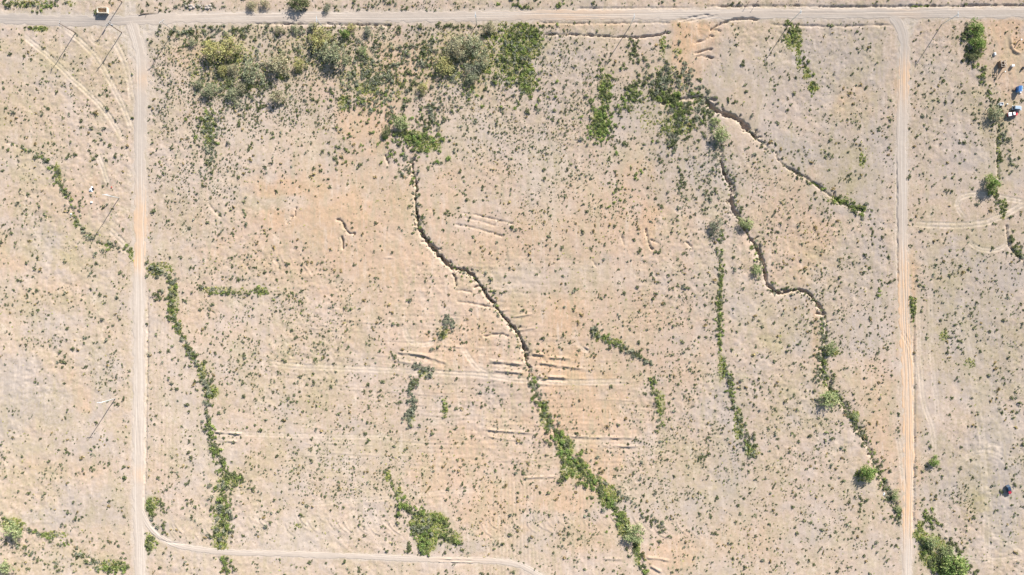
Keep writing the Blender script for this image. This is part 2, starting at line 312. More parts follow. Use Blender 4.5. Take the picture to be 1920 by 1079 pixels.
GRASS = [(430, 130, 70, 50, .16), (600, 90, 60, 40, .14), (700, 150, 60, 40, .2), (860, 110, 70, 50, .18), (960, 100, 45, 60, .3), (1240, 190, 60, 60, .15), (445, 110, 9, 9, 1), (390, 81, 14, 5, 1), (430, 154, 9, 6, 1), (464, 162, 12, 6, 1), (527, 144, 7, 7, 1), (923, 67, 7, 6, 1.6), (912, 132, 9, 5, 1), (690, 165, 25, 10, .8), (645, 195, 10, 14, .8), (770, 255, 22, 10, 1), (800, 270, 26, 14, 1), (1125, 235, 14, 28, 1), (1135, 170, 10, 30, .6),
 (1250, 186, 22, 7, .9), (1270, 235, 30, 18, .5), (246, 478, 5, 12, 1.1), (141, 417, 5, 7, 1.2), (397, 735, 12, 12, 1), (380, 700, 8, 20, .7), (1488, 75, 15, 20, .9), (1496, 108, 4, 20, .9), (1512, 138, 8, 12, .9), (1525, 165, 9, 9, 1), (1712, 572, 6, 18, .8), (805, 985, 34, 26, 1.1), (800, 1010, 18, 26, 1), (850, 1008, 16, 12, .7), (728, 892, 5, 11, 1), (748, 925, 6, 12, .7),
 (1080, 880, 28, 16, 1), (1060, 840, 14, 22, .9), (1140, 930, 18, 22, .9), (1170, 985, 10, 22, 1.1), (1195, 1035, 6, 25, .8), (1020, 775, 8, 24, .8), (1720, 1002, 14, 8, 1), (1750, 1035, 26, 30, .8), (1785, 1068, 26, 16, 1.1), (1725, 985, 6, 9, 1), (1836, 75, 12, 30, .7), (1118, 628, 6, 12, .8), (1150, 640, 18, 5, .7), (1240, 755, 7, 22, .7), (1242, 88, 6, 20, .7), (1270, 98, 8, 6, .6),
 (25, 985, 22, 12, .8), (100, 1003, 26, 6, .6), (210, 1062, 24, 10, .7), (325, 560, 10, 34, .6), (335, 615, 7, 14, .9), (300, 505, 24, 12, .6), (420, 545, 40, 7, .4), (490, 545, 12, 8, .7), (415, 980, 14, 50, .6), (430, 900, 18, 12, .7), (415, 1025, 14, 10, .7), (285, 945, 10, 14, .8), (280, 1015, 12, 16, .8), (1575, 375, 22, 8, .6), (1610, 390, 14, 6, .7), (1350, 600, 4, 110, .5), (1355, 690, 6, 20, .7), (1385, 795, 8, 30, .6), (1410, 845, 14, 12, .6),
 (392, 245, 12, 30, .5), (980, 80, 34, 34, .7), (990, 150, 14, 26, .7), (955, 120, 20, 40, .5), (1560, 662, 16, 6, 1), (1546, 690, 6, 40, .3), (1560, 745, 16, 12, .5), (1620, 890, 18, 12, .8), (1602, 780, 8, 10, .8), (835, 765, 5, 18, .6), (832, 622, 8, 12, .6), (795, 700, 10, 8, .7), (770, 785, 8, 10, .6), (1770, 628, 7, 12, .6), (1617, 300, 5, 14, .7), (1818, 682, 10, 10, .4), (560, 985, 10, 4, .6), (1115, 900, 16, 8, .8), (75, 55, 16, 5, .6), (1905, 470, 8, 10, .6), (1880, 390, 6, 20, .6), (1873, 290, 3, 60, .5), (1862, 365, 10, 6, .5), (108, 325, 6, 20, .7), (137, 8, 10, 6, .4), (50, 8, 40, 6, .5), (240, 1005, 2, 2, .1)]
OLIVE = [(120, 120, 140, 70, .3), (60, 330, 70, 80, .25), (100, 460, 90, 60, .35), (60, 570, 90, 30, .35), (40, 200, 60, 60, .2), (1780, 640, 60, 60, .3), (1600, 250, 50, 160, .25), (1860, 700, 60, 90, .25), (1790, 480, 80, 60, .3), (1830, 940, 40, 40, .45), (1480, 620, 60, 60, .25), (430, 90, 130, 60, .35), (600, 110, 100, 60, .3), (860, 110, 120, 70, .4), (1860, 250, 40, 120, .35), (1500, 750, 70, 70, .3), (60, 900, 100, 60, .25), (550, 720, 120, 90, .2), (500, 900, 140, 60, .2), (700, 850, 100, 60, .15), (1300, 880, 80, 90, .2), (100, 1060, 110, 30, .35), (1560, 520, 80, 60, .2)]

def blobs(lst, px, py, seed, power=1.0):
    out = np.zeros_like(px); wob = vnoise(px, py, 26, seed, 4)*1.5-.75
    for cx, cy, rx, ry, s in lst:
        m = (np.abs(px-cx) < rx*2.2) & (np.abs(py-cy) < ry*2.2)
        if px.ndim == 2:
            cols = np.where(np.abs(px[0]-cx) < rx*2.2)[0]; rows = np.where(np.abs(py[:, 0]-cy) < ry*2.2)[0]
            if not len(cols) or not len(rows): continue
            sl = (slice(rows[0], rows[-1]+1), slice(cols[0], cols[-1]+1))
            r = np.hypot((px[sl]-cx)/rx, (py[sl]-cy)/ry)+wob[sl]*.9; out[sl] = np.maximum(out[sl], s*(1-sstep(.45, 1.35, r)))
        else:
            r = np.hypot((px-cx)/rx, (py-cy)/ry)+wob*.9; out = np.maximum(out, np.where(m, s*(1-sstep(.45, 1.35, r)), 0))
    return out

# ------------------------------------------------------------------ terrain height and soil masks
fine = (np.abs(GX) < 260) & (np.abs(GY) < 153)
Z = (vnoise(GX, GY, 90, 3, 3)-.5)*2.4
Z += np.where(fine, (vnoise(GX, GY, 6.0, 11, 4, .6)-.5)*.30, 0)
rough_mask = sstep(.35, .7, vnoise(GX, GY, 40, 51, 3))
Z += np.where(fine, (vnoise(GX, GY, 2.4, 21, 3, .75)-.5)*(.22+.34*rough_mask), 0)
orange = blobs(ORANGE, PX, PY, 101); grey = blobs(GREY, PX, PY, 111); pale = blobs(PALE, PX, PY, 121); grass = blobs(GRASS, PX, PY, 131); olive = blobs(OLIVE, PX, PY, 141)
# plough lines: level rows in the middle and the foot of the field, upright rows by the left road
wy = PY+vnoise(PX, PY, 120, 61, 2)*14; wx = PX+vnoise(PX, PY, 150, 62, 2)*10
m_rows = sstep(720, 780, PX)*(1-sstep(1230, 1290, PX))*sstep(460, 500, PY)*(1-sstep(870, 910, PY))*sstep(.3, .6, vnoise(PX, PY, 90, 63, 2))
Z += m_rows*np.sin(wy*2*np.pi/8.5)*.03+m_rows*np.sin(wy*2*np.pi/21)*.02
m_cols = np.exp(-((PX-305)/26)**2)*sstep(560, 620, PY)*(1-sstep(960, 985, PY))+.7*sstep(700, 1000, PX)*(1-sstep(1080, 1180, PX))*sstep(620, 660, PY)*sstep(.4, .6, vnoise(PX, PY, 70, 64, 2))*fine+.6*sstep(900, 940, PX)*(1-sstep(1000, 1060, PX))*sstep(880, 920, PY)*fine
Z += m_cols*np.sin(wx*2*np.pi/7.0)*.045
road_d = np.full(PX.shape, 1e9); road_soft = np.zeros(PX.shape)
roadpts = {k: densify(v[0], 8) for k, v in ROADS.items()}
Zs = (vnoise(GX, GY, 90, 3, 3)-.5)*2.4
for k, (pts, hw, lab) in ROADS.items():
    f = field(roadpts[k], hw*3)
    sl, D, A, SG = f; road_d[sl] = np.minimum(road_d[sl], D-hw); road_soft[sl] = np.maximum(road_soft[sl], 1-sstep(hw*.8, hw*1.7, D+(vnoise(PX[sl], PY[sl], 10, 77, 3)-.5)*hw*.9))
for pts in SPURS:
    sl, D, A, SG = field(densify(pts, 6), 26); road_soft[sl] = np.maximum(road_soft[sl], 1.2*(1-sstep(7, 19, D+(vnoise(PX[sl], PY[sl], 10, 78, 3)-.5)*9)))
flat = 1-sstep(0, 8, road_d); Z = Z*(1-flat)+Zs*flat
track = np.zeros(PX.shape)
for pts, g, s in TRACKS:
    f = field(densify(pts, 6, 1.2, int(pts[0][0])), g+9)
    if f is None: continue
    sl, D, A, SG = f; s = min(1.25, s*1.3); w = np.exp(-((D-g)/1.6)**2)*s
    fade = sstep(0, .08, A)*(1-sstep(.92, 1, A))*(.7+.3*sstep(.3, .6, vnoise(PX[sl], PY[sl], 22, 79, 2)))
    Z[sl] -= w*fade*.16; Z[sl] += np.exp(-((D-g-2.6)/1.1)**2)*s*fade*.09; track[sl] = np.maximum(track[sl], w*fade); track[sl] = np.maximum(track[sl], .55*s*fade*(1-sstep(g, g+4, D)))
gully = np.zeros(PX.shape); scar = np.zeros(PX.shape)
for i, (pts, hw, dep) in enumerate(GULLIES):
    f = field(densify(pts, 4, 1.6 if hw > .7 else .8, 300+i), hw*4+14)
    if f is None: continue
    sl, D, A, SG = f; jag = (vnoise(PX[sl], PY[sl], 7, 500+i, 3, .7)-.5)*1.9*min(hw, 1.0)+(vnoise(PX[sl], PY[sl], 30, 540+i, 2)-.5)*.9*min(hw, 1.0); dm = np.abs(D*.25*SG+jag)
    dm = np.where(SG == 0, D*.25, dm)
    k = .15+1.55*sstep(.2, .8, vnoise(PX[sl], PY[sl], 15, 400+i, 4, .65)); ends = sstep(0, .06, A)*(1-sstep(.55 if i == 2 else .95, 1, A))
    hwv = (.50 if i not in (1, 5) else .50-.18*A)*hw*k*(.35+.65*ends)+.16
    c = 1-sstep(hwv*.6, hwv*1.2, dm); cut = 1.4*dep*(1 if i != 5 else 1-.72*sstep(.42, .55, A))*c*ends*(.6+.6*k*.7)
    Z[sl] -= np.maximum(cut-np.maximum(0, gully[sl])*dep, 0)
    Z[sl] -= .18*dep*np.exp(-(dm/(hw*2.2))**2)*ends
    gully[sl] = np.maximum(gully[sl], c*ends); scar[sl] = np.maximum(scar[sl], ends*np.exp(-(dm/(hw*1.3+.5))**2)*min(1, dep*1.2))
for i, (pts, hw, h) in enumerate(BERMS):
    f = field(densify(pts, 4, .7, 700+i), hw*4+10)
    if f is None: continue
    sl, D, A, SG = f; dm = D*.25; ends = sstep(0, .1, A)*(1-sstep(.85, 1, A)); k = sstep(.15, .55, vnoise(PX[sl], PY[sl], 13, 800+i, 3))*1.15
    h = h*.88
    Z[sl] += h*np.exp(-(dm/(hw*.5))**2)*ends*k
    Z[sl] -= .5*h*np.exp(-((dm*SG-hw*1.6)/(hw*.7))**2)*ends*k
    scar[sl] = np.maximum(scar[sl], ends*np.exp(-(dm/(hw*1.6))**2)*min(.4, h*.8))

def Hs(x, y):
    """terrain height at world x, y (bilinear)"""
    x = np.atleast_1d(np.asarray(x, float)); y = np.atleast_1d(np.asarray(y, float))
    i = np.clip(np.searchsorted(gx, x)-1, 0, len(gx)-2); j = np.clip(np.searchsorted(gy, y)-1, 0, len(gy)-2)
    u = np.clip((x-gx[i])/(gx[i+1]-gx[i]), 0, 1); v = np.clip((y-gy[j])/(gy[j+1]-gy[j]), 0, 1)
    return (Z[j, i]*(1-u)+Z[j, i+1]*u)*(1-v)+(Z[j+1, i]*(1-u)+Z[j+1, i+1]*u)*v
def hz(x, y): return float(Hs(x, y)[0])
def sample(F, px, py):
    x, y = X(px), Y(py); i = np.clip(np.searchsorted(gx, x), 0, len(gx)-1); j = np.clip(np.searchsorted(gy, y), 0, len(gy)-1); return F[j, i]

# ------------------------------------------------------------------ materials: soil, roads, leaves
def soil_material():
    m, t, out = nodes('desert_soil')
    a = N(t, 'ShaderNodeVertexColor', layer_name='soil_mix'); b_ = N(t, 'ShaderNodeVertexColor', layer_name='soil_mix_b')
    s1 = N(t, 'ShaderNodeSeparateColor'); t.links.new(a.outputs[0], s1.inputs[0]); s2 = N(t, 'ShaderNodeSeparateColor'); t.links.new(b_.outputs[0], s2.inputs[0])
    tc = N(t, 'ShaderNodeTexCoord'); P = tc.outputs['Object']
    big = noise(t, .012, 5, .6, P); mid = noise(t, .09, 6, .7, P); sm = noise(t, .8, 6, .75, P); tiny = noise(t, 3.2, 3, .7, P)
    patch = noise(t, .045, 7, .72, P)
    c = mix(t, ramp(t, big, .35, .65), (.472, .360, .284), (.430, .342, .280))
    c = mix(t, ramp(t, patch, .42, .66), c, (.450, .330, .240))                  # tan drifts
    c = mix(t, ramp(t, patch, .50, .30, 0, .8), c, (.380, .322, .272))           # greyer crust
    c = mix(t, ramp(t, mid, .52, .72), c, (.485, .405, .320))                    # pale blown sand
    c = mix(t, ramp(t, s1.outputs[0], 0, 1, 0, .9), c, (.500, .320, .195))       # orange sand
    c = mix(t, ramp(t, s1.outputs[2], 0, 1, 0, .9), c, (.345, .297, .260))       # grey silt crust
    c = mix(t, ramp(t, s2.outputs[0], 0, 1, 0, .9), c, (.480, .408, .338))       # pale crust
    c = mix(t, ramp(t, s2.outputs[1], 0, 1, 0, .95), c, (.570, .470, .370))      # fresh cut and driven soil
    gm = math_(t, 'MULTIPLY', s1.outputs[1], ramp(t, sm, .2, .5))
    c = mix(t, gm, c, (.235, .245, .100))
    om = math_(t, 'MULTIPLY', s2.outputs[2], ramp(t, mid, .36, .62))
    c = mix(t, om, c, (.330, .275, .135))
    mp = N(t, 'ShaderNodeMapping'); mp.inputs['Rotation'].default_value = (0, 0, math.radians(22)); mp.inputs['Scale'].default_value = (1.0, .16, 1.0); t.links.new(P, mp.inputs[0])
    rill = noise(t, .33, 7, .68, mp.outputs[0])
    c = mix(t, ramp(t, rill, .50, .64, 0, .62), c, (.370, .305, .205))            # dry rills running down the slope
    c = mix(t, ramp(t, rill, .46, .36, 0, .5), c, (.520, .425, .335))
    dirt = math_(t, 'MULTIPLY', ramp(t, patch, .40, .60), ramp(t, sm, .46, .66))
    c = mix(t, ramp(t, dirt, 0, 1, 0, .6), c, (.275, .230, .125))               # litter and dry stubble
    c = mix(t, ramp(t, sm, .50, .72, 0, .4), c, (.300, .235, .170))
    c = mix(t, ramp(t, sm, .44, .28, 0, .5), c, (.560, .470, .375))
    c = mix(t, ramp(t, tiny, .56, .74, 0, .45), c, (.230, .180, .130))
    bs = N(t, 'ShaderNodeBsdfDiffuse'); bs.inputs['Roughness'].default_value = .32
    t.links.new(c, bs.inputs['Color'])
    bn = N(t, 'ShaderNodeBump'); bn.inputs['Strength'].default_value = .7; bn.inputs['Distance'].default_value = .12
    t.links.new(math_(t, 'ADD', sm, math_(t, 'MULTIPLY', tiny, .5)), bn.inputs['Height']); t.links.new(bn.outputs[0], bs.inputs['Normal'])
    t.links.new(bs.outputs[0], out.inputs[0]); return m
def road_material():
    m, t, out = nodes('graded_dirt')
    a = N(t, 'ShaderNodeVertexColor', layer_name='road_mix'); s1 = N(t, 'ShaderNodeSeparateColor'); t.links.new(a.outputs[0], s1.inputs[0])
    tc = N(t, 'ShaderNodeTexCoord'); P = tc.outputs['Object']; sm = noise(t, .7, 6, .75, P); mid = noise(t, .08, 5, .6, P); tiny = noise(t, 4, 3, .7, P)
    c = mix(t, ramp(t, mid, .35, .65), (.452, .376, .306), (.415, .346, .284))
    c = mix(t, s1.outputs[0], c, (.570, .375, .225))          # orange sand
    c = mix(t, s1.outputs[1], c, (.540, .465, .390))          # wheel-polished pale strips
    c = mix(t, s1.outputs[2], c, (.335, .290, .250))          # grey gravelly stretch
    c = mix(t, ramp(t, sm, .5, .75, 0, .3), c, (.330, .265, .205))
    bs = N(t, 'ShaderNodeBsdfDiffuse'); bs.inputs['Roughness'].default_value = .32; t.links.new(c, bs.inputs['Color'])
    bn = N(t, 'ShaderNodeBump'); bn.inputs['Strength'].default_value = .5; bn.inputs['Distance'].default_value = .08
    t.links.new(math_(t, 'ADD', sm, math_(t, 'MULTIPLY', tiny, .5)), bn.inputs['Height']); t.links.new(bn.outputs[0], bs.inputs['Normal'])
    t.links.new(bs.outputs[0], out.inputs[0]); return m
def leaf_material():
    m, t, out = nodes('leaves')
    a = N(t, 'ShaderNodeVertexColor', layer_name='leaf_colour'); tc = N(t, 'ShaderNodeTexCoord')
    n = noise(t, 2.5, 3, .6, tc.outputs['Object']); c = mix(t, ramp(t, n, .3, .7, 0, .35), a.outputs[0], mix(t, 1.0, a.outputs[0], (.7, .72, .8), 'MULTIPLY'))
    df = N(t, 'ShaderNodeBsdfDiffuse'); tr = N(t, 'ShaderNodeBsdfTranslucent'); ms = N(t, 'ShaderNodeMixShader'); ms.inputs[0].default_value = .38
    t.links.new(c, df.inputs[0]); t.links.new(c, tr.inputs[0]); t.links.new(df.outputs[0], ms.inputs[1]); t.links.new(tr.outputs[0], ms.inputs[2])
    t.links.new(ms.outputs[0], out.inputs[0]); return m
M_SOIL, M_ROAD, M_LEAF = soil_material(), road_material(), leaf_material()
M_BARK = solid('bark', (.16, .12, .09), .95, wear=(.09, .07, .055), scale=4, bump=.5)
M_WOOD = solid('weathered_wood', (.17, .115, .085), .9, wear=(.11, .075, .055), scale=3, bump=.3)
M_PALEWOOD = solid('bleached_timber', (.55, .47, .38), .9, wear=(.38, .31, .24), scale=5, bump=.3)
M_GREYWOOD = solid('grey_weathered_wood', (.40, .38, .35), .9, wear=(.30, .28, .25), scale=3)
M_GALV = solid('galvanised_steel', (.62, .66, .66), .45, .3, wear=(.5, .54, .55), scale=3)
M_PORC = solid('glazed_insulator', (.72, .80, .84), .25, wear=(.6, .7, .76))
M_GREYSTEEL = solid('grey_steel', (.36, .38, .40), .5, .3)
M_WHITE = solid('white_paint', (.68, .68, .66), .45, wear=(.70, .68, .64), scale=4)
M_CREAM = solid('cream_paint', (.74, .68, .56), .55, wear=(.55, .40, .26), scale=5)
M_RUST = solid('rusty_floor', (.46, .33, .21), .9, wear=(.36, .23, .13), scale=3, bump=.3)
M_RED = solid('red_paint', (.50, .035, .04), .3, wear=(.44, .03, .035))
M_BLACK = solid('black_paint', (.018, .022, .028), .25, wear=(.025, .028, .03))
M_NAVY = solid('navy_paint', (.025, .055, .11), .25, wear=(.03, .05, .09))
M_SILVER = solid('silver_blue_paint', (.42, .50, .56), .35, .3, wear=(.36, .44, .5))
M_GLASS = solid('tinted_glass', (.03, .05, .07), .06, spec=.9)
M_TYRE = solid('tyre_rubber', (.025, .025, .025), .9)
M_RIM = solid('wheel_rim', (.5, .5, .5), .35, .8)
M_LAMP = solid('lamp_lens', (.75, .75, .72), .15); M_TAIL = solid('tail_lens', (.4, .02, .02), .2)
M_BLUE = solid('blue_sheet', (.05, .17, .42), .5, wear=(.04, .13, .33), scale=4); M_LBLUE = solid('light_blue_sheet', (.28, .50, .68), .45, wear=(.22, .42, .6))
M_STONE = solid('pale_stone', (.36, .31, .265), .9, wear=(.30, .26, .22), scale=3, bump=.5)
M_BROWN = solid('brown_timber', (.20, .13, .09), .9, wear=(.13, .09, .06), scale=4)

# ------------------------------------------------------------------ ground sheet
verts = np.stack([GX, GY, Z], -1).reshape(-1, 3); nx, ny = len(gx), len(gy)
ii = (np.arange(ny-1)[:, None]*nx+np.arange(nx-1)[None, :]).ravel()
quads = np.stack([ii, ii+1, ii+nx+1, ii+nx], 1)
gm = np_mesh('desert_ground', verts, quads, M_SOIL, np.stack([np.clip(orange, 0, 1), np.clip(grass, 0, 1), np.clip(grey, 0, 1)], -1).reshape(-1, 3), 'soil_mix', True)
a2 = gm.color_attributes.new('soil_mix_b', 'FLOAT_COLOR', 'POINT')
cb = np.ones((len(verts), 4), np.float32)
cb[:, 0] = np.clip(np.maximum(pale*.8, road_soft*.8), 0, 1).ravel(); cb[:, 1] = np.clip(np.maximum(scar*.35, track), 0, 1).ravel(); cb[:, 2] = np.clip((olive*1.3+.22*sstep(.40, .70, vnoise(PX, PY, 70, 151, 4)))*(1-road_soft), 0, 1).ravel()
a2.data.foreach_set('color', cb.ravel())
g = link('desert_ground', gm); tag(g, 'pale pinkish desert ground cut by dry gullies and old plough lines', 'ground', kind='structure')

# ------------------------------------------------------------------ dirt roads: strips with wheel ruts, edges dying into the ground
def road(key, n_tracks, orange_fn, grey_fn):
    pts, hw, lab = ROADS[key]; p = densify([q for q in pts], 2.4); p = p[(np.abs(X(p[:, 0])) < 259) & (np.abs(Y(p[:, 1])) < 152)]
    cx, cy = X(p[:, 0]), Y(p[:, 1]); tx = np.gradient(cx); ty = np.gradient(cy); L = np.hypot(tx, ty); nx_, ny_ = -ty/L, tx/L
    w = hw*.25*1.06; across = np.linspace(-1, 1, 37); U, T = np.meshgrid(across, np.arange(len(p))); s = T*.6
    wob = (vnoise(s, s*0, 22, 900, 3)-.5)*.28; V = np.clip(U, -1, 1)
    w = w*(1+.30*(vnoise(s, np.sign(U)*40, 18, 905, 3)-.5)); x = cx[:, None]+nx_[:, None]*U*w; y = cy[:, None]+ny_[:, None]*U*w
    z = Hs(x.ravel(), y.ravel()).reshape(x.shape)
    edge = np.abs(U)+(vnoise(s, U*2+5, 2.6, 910, 4)-.5)*.95
    z = z+.06-.16*sstep(.72, 1.05, edge)+.05*(1-U*U)
    ruts = np.zeros(U.shape); polish = np.zeros(U.shape)
    for k in range(n_tracks):
        c = (k+.5)/n_tracks*1.5-.75; off = c+(vnoise(s, s*0+k*7, 35, 920+k, 3)-.5)*.5; st = sstep(.3, .65, vnoise(s, s*0+k*3, 26, 930+k, 3))
        r = np.exp(-((V-off)/.055)**2)*st; ruts += r; polish = np.maximum(polish, np.exp(-((V-off)/.10)**2)*st)
    px, py = x*4+960, 539.5-y*4
    of = np.clip(orange_fn(px, py), 0, 1)*(.5+.7*vnoise(px, py, 16, 941, 3)); gf = np.clip(grey_fn(px, py), 0, 1)*(.5+.7*vnoise(px, py, 30, 951, 3))
    z -= ruts*(.05+.15*of); z += (vnoise(x, y, 1.2, 960, 2)-.5)*.05
    n0 = len(across); i0 = (np.arange(len(p)-1)[:, None]*n0+np.arange(n0-1)[None, :]).ravel()
    q = np.stack([i0, i0+n0, i0+n0+1, i0+1], 1)
    me = np_mesh('dirt_road', np.stack([x, y, z], -1).reshape(-1, 3), q[:, ::-1], M_ROAD, np.stack([of, polish*.75, gf], -1).reshape(-1, 3), 'road_mix', True)
    tag(link('dirt_road', me), lab, 'road', kind='structure')
bl = lambda lst: (lambda px, py: sum(s*np.exp(-((px-cx)/rx)**2-((py-cy)/ry)**2) for cx, cy, rx, ry, s in lst))
road('top', 4, bl([(1080, 30, 100, 30, .5), (1700, 30, 30, 20, .3)]), bl([(40, 33, 130, 30, .9), (180, 38, 60, 20, .7), (1800, 26, 200, 30, .25)]))
road('left', 5, bl([(262, 415, 60, 55, .8), (258, 490, 40, 22, .8), (260, 890, 40, 14, .5), (263, 150, 40, 20, .4)]), bl([(263, 250, 40, 100, .25)]))
road('right', 7, bl([(1696, 150, 40, 40, .9), (1700, 640, 60, 120, 1.2), (1702, 860, 60, 120, 1.3), (1692, 530, 40, 60, .6), (1700, 975, 40, 40, .5)]), bl([(1696, 60, 40, 40, .4)]))
road('branch', 2, bl([(860, 1050, 60, 20, .3)]), bl([(0, 0, 1, 1, 0)]))

# ------------------------------------------------------------------ plants
PAL = {   # leaf colours (albedo), darker twig side first
 'creosote': [(.085, .096, .062), (.130, .138, .090), (.155, .150, .110)],
 'dry':      [(.190, .150, .095), (.260, .210, .125), (.150, .130, .085)],
 'grey':     [(.120, .132, .110), (.175, .182, .155), (.215, .212, .185)],
 'dark':     [(.062, .085, .050), (.098, .122, .070), (.125, .145, .092)],
 'green':    [(.085, .130, .048), (.125, .175, .065), (.155, .195, .090)],
 'weed':     [(.150, .185, .062), (.190, .220, .082), (.215, .220, .110)],
 'yellow':   [(.310, .280, .125), (.400, .355, .160), (.260, .240, .130)],
 'straw':    [(.300, .265, .175), (.360, .320, .210), (.220, .205, .145)],
 'paleolive':[(.230, .235, .145), (.310, .305, .200), (.190, .190, .130)],
 'mesquite': [(.120, .165, .095), (.170, .220, .125), (.220, .255, .170)],
 'lush':     [(.080, .135, .050), (.120, .185, .070), (.155, .205, .095)],
}
def leaves(rng, centres, size, cols, up=.35):
    """one quad per centre, random tilt; returns verts (n*4,3), colours (n*4,3)"""
    n = len(centres); nrm = rng.normal(size=(n, 3)); nrm[:, 2] = np.abs(nrm[:, 2])+up; nrm /= np.linalg.norm(nrm, axis=1)[:, None]
    a = np.cross(nrm, rng.normal(size=(n, 3))); a /= np.linalg.norm(a, axis=1)[:, None]; b = np.cross(nrm, a)
    s = size*rng.uniform(.6, 1.4, n)[:, None]; l = s*rng.uniform(.45, .9, n)[:, None]
    v = np.stack([centres-a*s, centres+b*l*.8, centres+a*s, centres-b*l], 1).reshape(-1, 3)
    return v, np.repeat(cols, 4, 0)
def colours(rng, pal, n, groups=None):
    p = np.array(PAL[pal])*(np.array([1.36, 1.40, 1.32]) if pal in ('yellow', 'straw', 'paleolive') else (np.array([1.75, 1.72, 1.40]) if pal in ('creosote', 'dry', 'grey') else np.array([2.20, 1.92, 1.55]))); k = rng.integers(0, 3, n) if groups is None else groups % 3
    return p[k]*rng.uniform(.75, 1.25, (n, 1))*rng.uniform(.94, 1.06, (n, 3))
def bush_template(rng, pal, n, squash=.75, leaf=.22, clumps=7):
    """a mound of radius 1: leaf-sized faces gathered on a few uneven clumps"""
    c = rng.normal(size=(clumps, 3)); c[:, 2] = np.abs(c[:, 2])*.8; c /= np.linalg.norm(c, axis=1)[:, None]; c *= rng.uniform(.2, .72, (clumps, 1))
    g = rng.integers(0, clumps, n); q = rng.normal(size=(n, 3)); q /= np.linalg.norm(q, axis=1)[:, None]
    p = c[g]+q*rng.uniform(.22, .48, (n, 1)); p[:, 2] = np.abs(p[:, 2])*squash+.04
    return leaves(rng, p, leaf, colours(rng, pal, n, g), .7)
def quad_idx(nv): return np.arange(nv).reshape(-1, 4)

def scatter_stuff(name, label, px, py, rad, pal_names, nleaf, seed, squash=.8, leaf=.3, clumps=5, sink=.03):
    rng = np.random.default_rng(seed); VV = []; CC = []
    pal_names = np.asarray(pal_names); x = X(px); y = Y(py); z = Hs(x, y); tid = rng.integers(0, 6, len(px))
    for pal in np.unique(pal_names):
        for t in range(6):
            idx = np.where((pal_names == pal) & (tid == t))[0]
            if not len(idx): continue
            v, c = bush_template(rng, pal, nleaf, squash*rng.uniform(.8, 1.25), leaf, clumps)
            a = rng.uniform(0, 6.283, len(idx)); ca, sa = np.cos(a), np.sin(a); s = rad[idx]; h = s*rng.uniform(.8, 1.2, len(idx)); ex = rng.uniform(.8, 1.25, len(idx))
            P = np.empty((len(idx), len(v), 3)); vx, vy = v[:, 0][None]*ex[:, None], v[:, 1][None]/ex[:, None]
            P[..., 0] = (vx*ca[:, None]-vy*sa[:, None])*s[:, None]+x[idx][:, None]
            P[..., 1] = (vx*sa[:, None]+vy*ca[:, None])*s[:, None]+y[idx][:, None]
            P[..., 2] = v[:, 2][None]*h[:, None]+z[idx][:, None]-sink
            VV.append(P.reshape(-1, 3)); CC.append((c[None]*rng.uniform(.75, 1.25, (len(idx), 1, 1))).reshape(-1, 3))
    V = np.concatenate(VV); C_ = np.concatenate(CC)
    o = link(name, np_mesh(name, V, quad_idx(len(V)), M_LEAF, C_)); return tag(o, label, 'shrubs', kind='stuff')

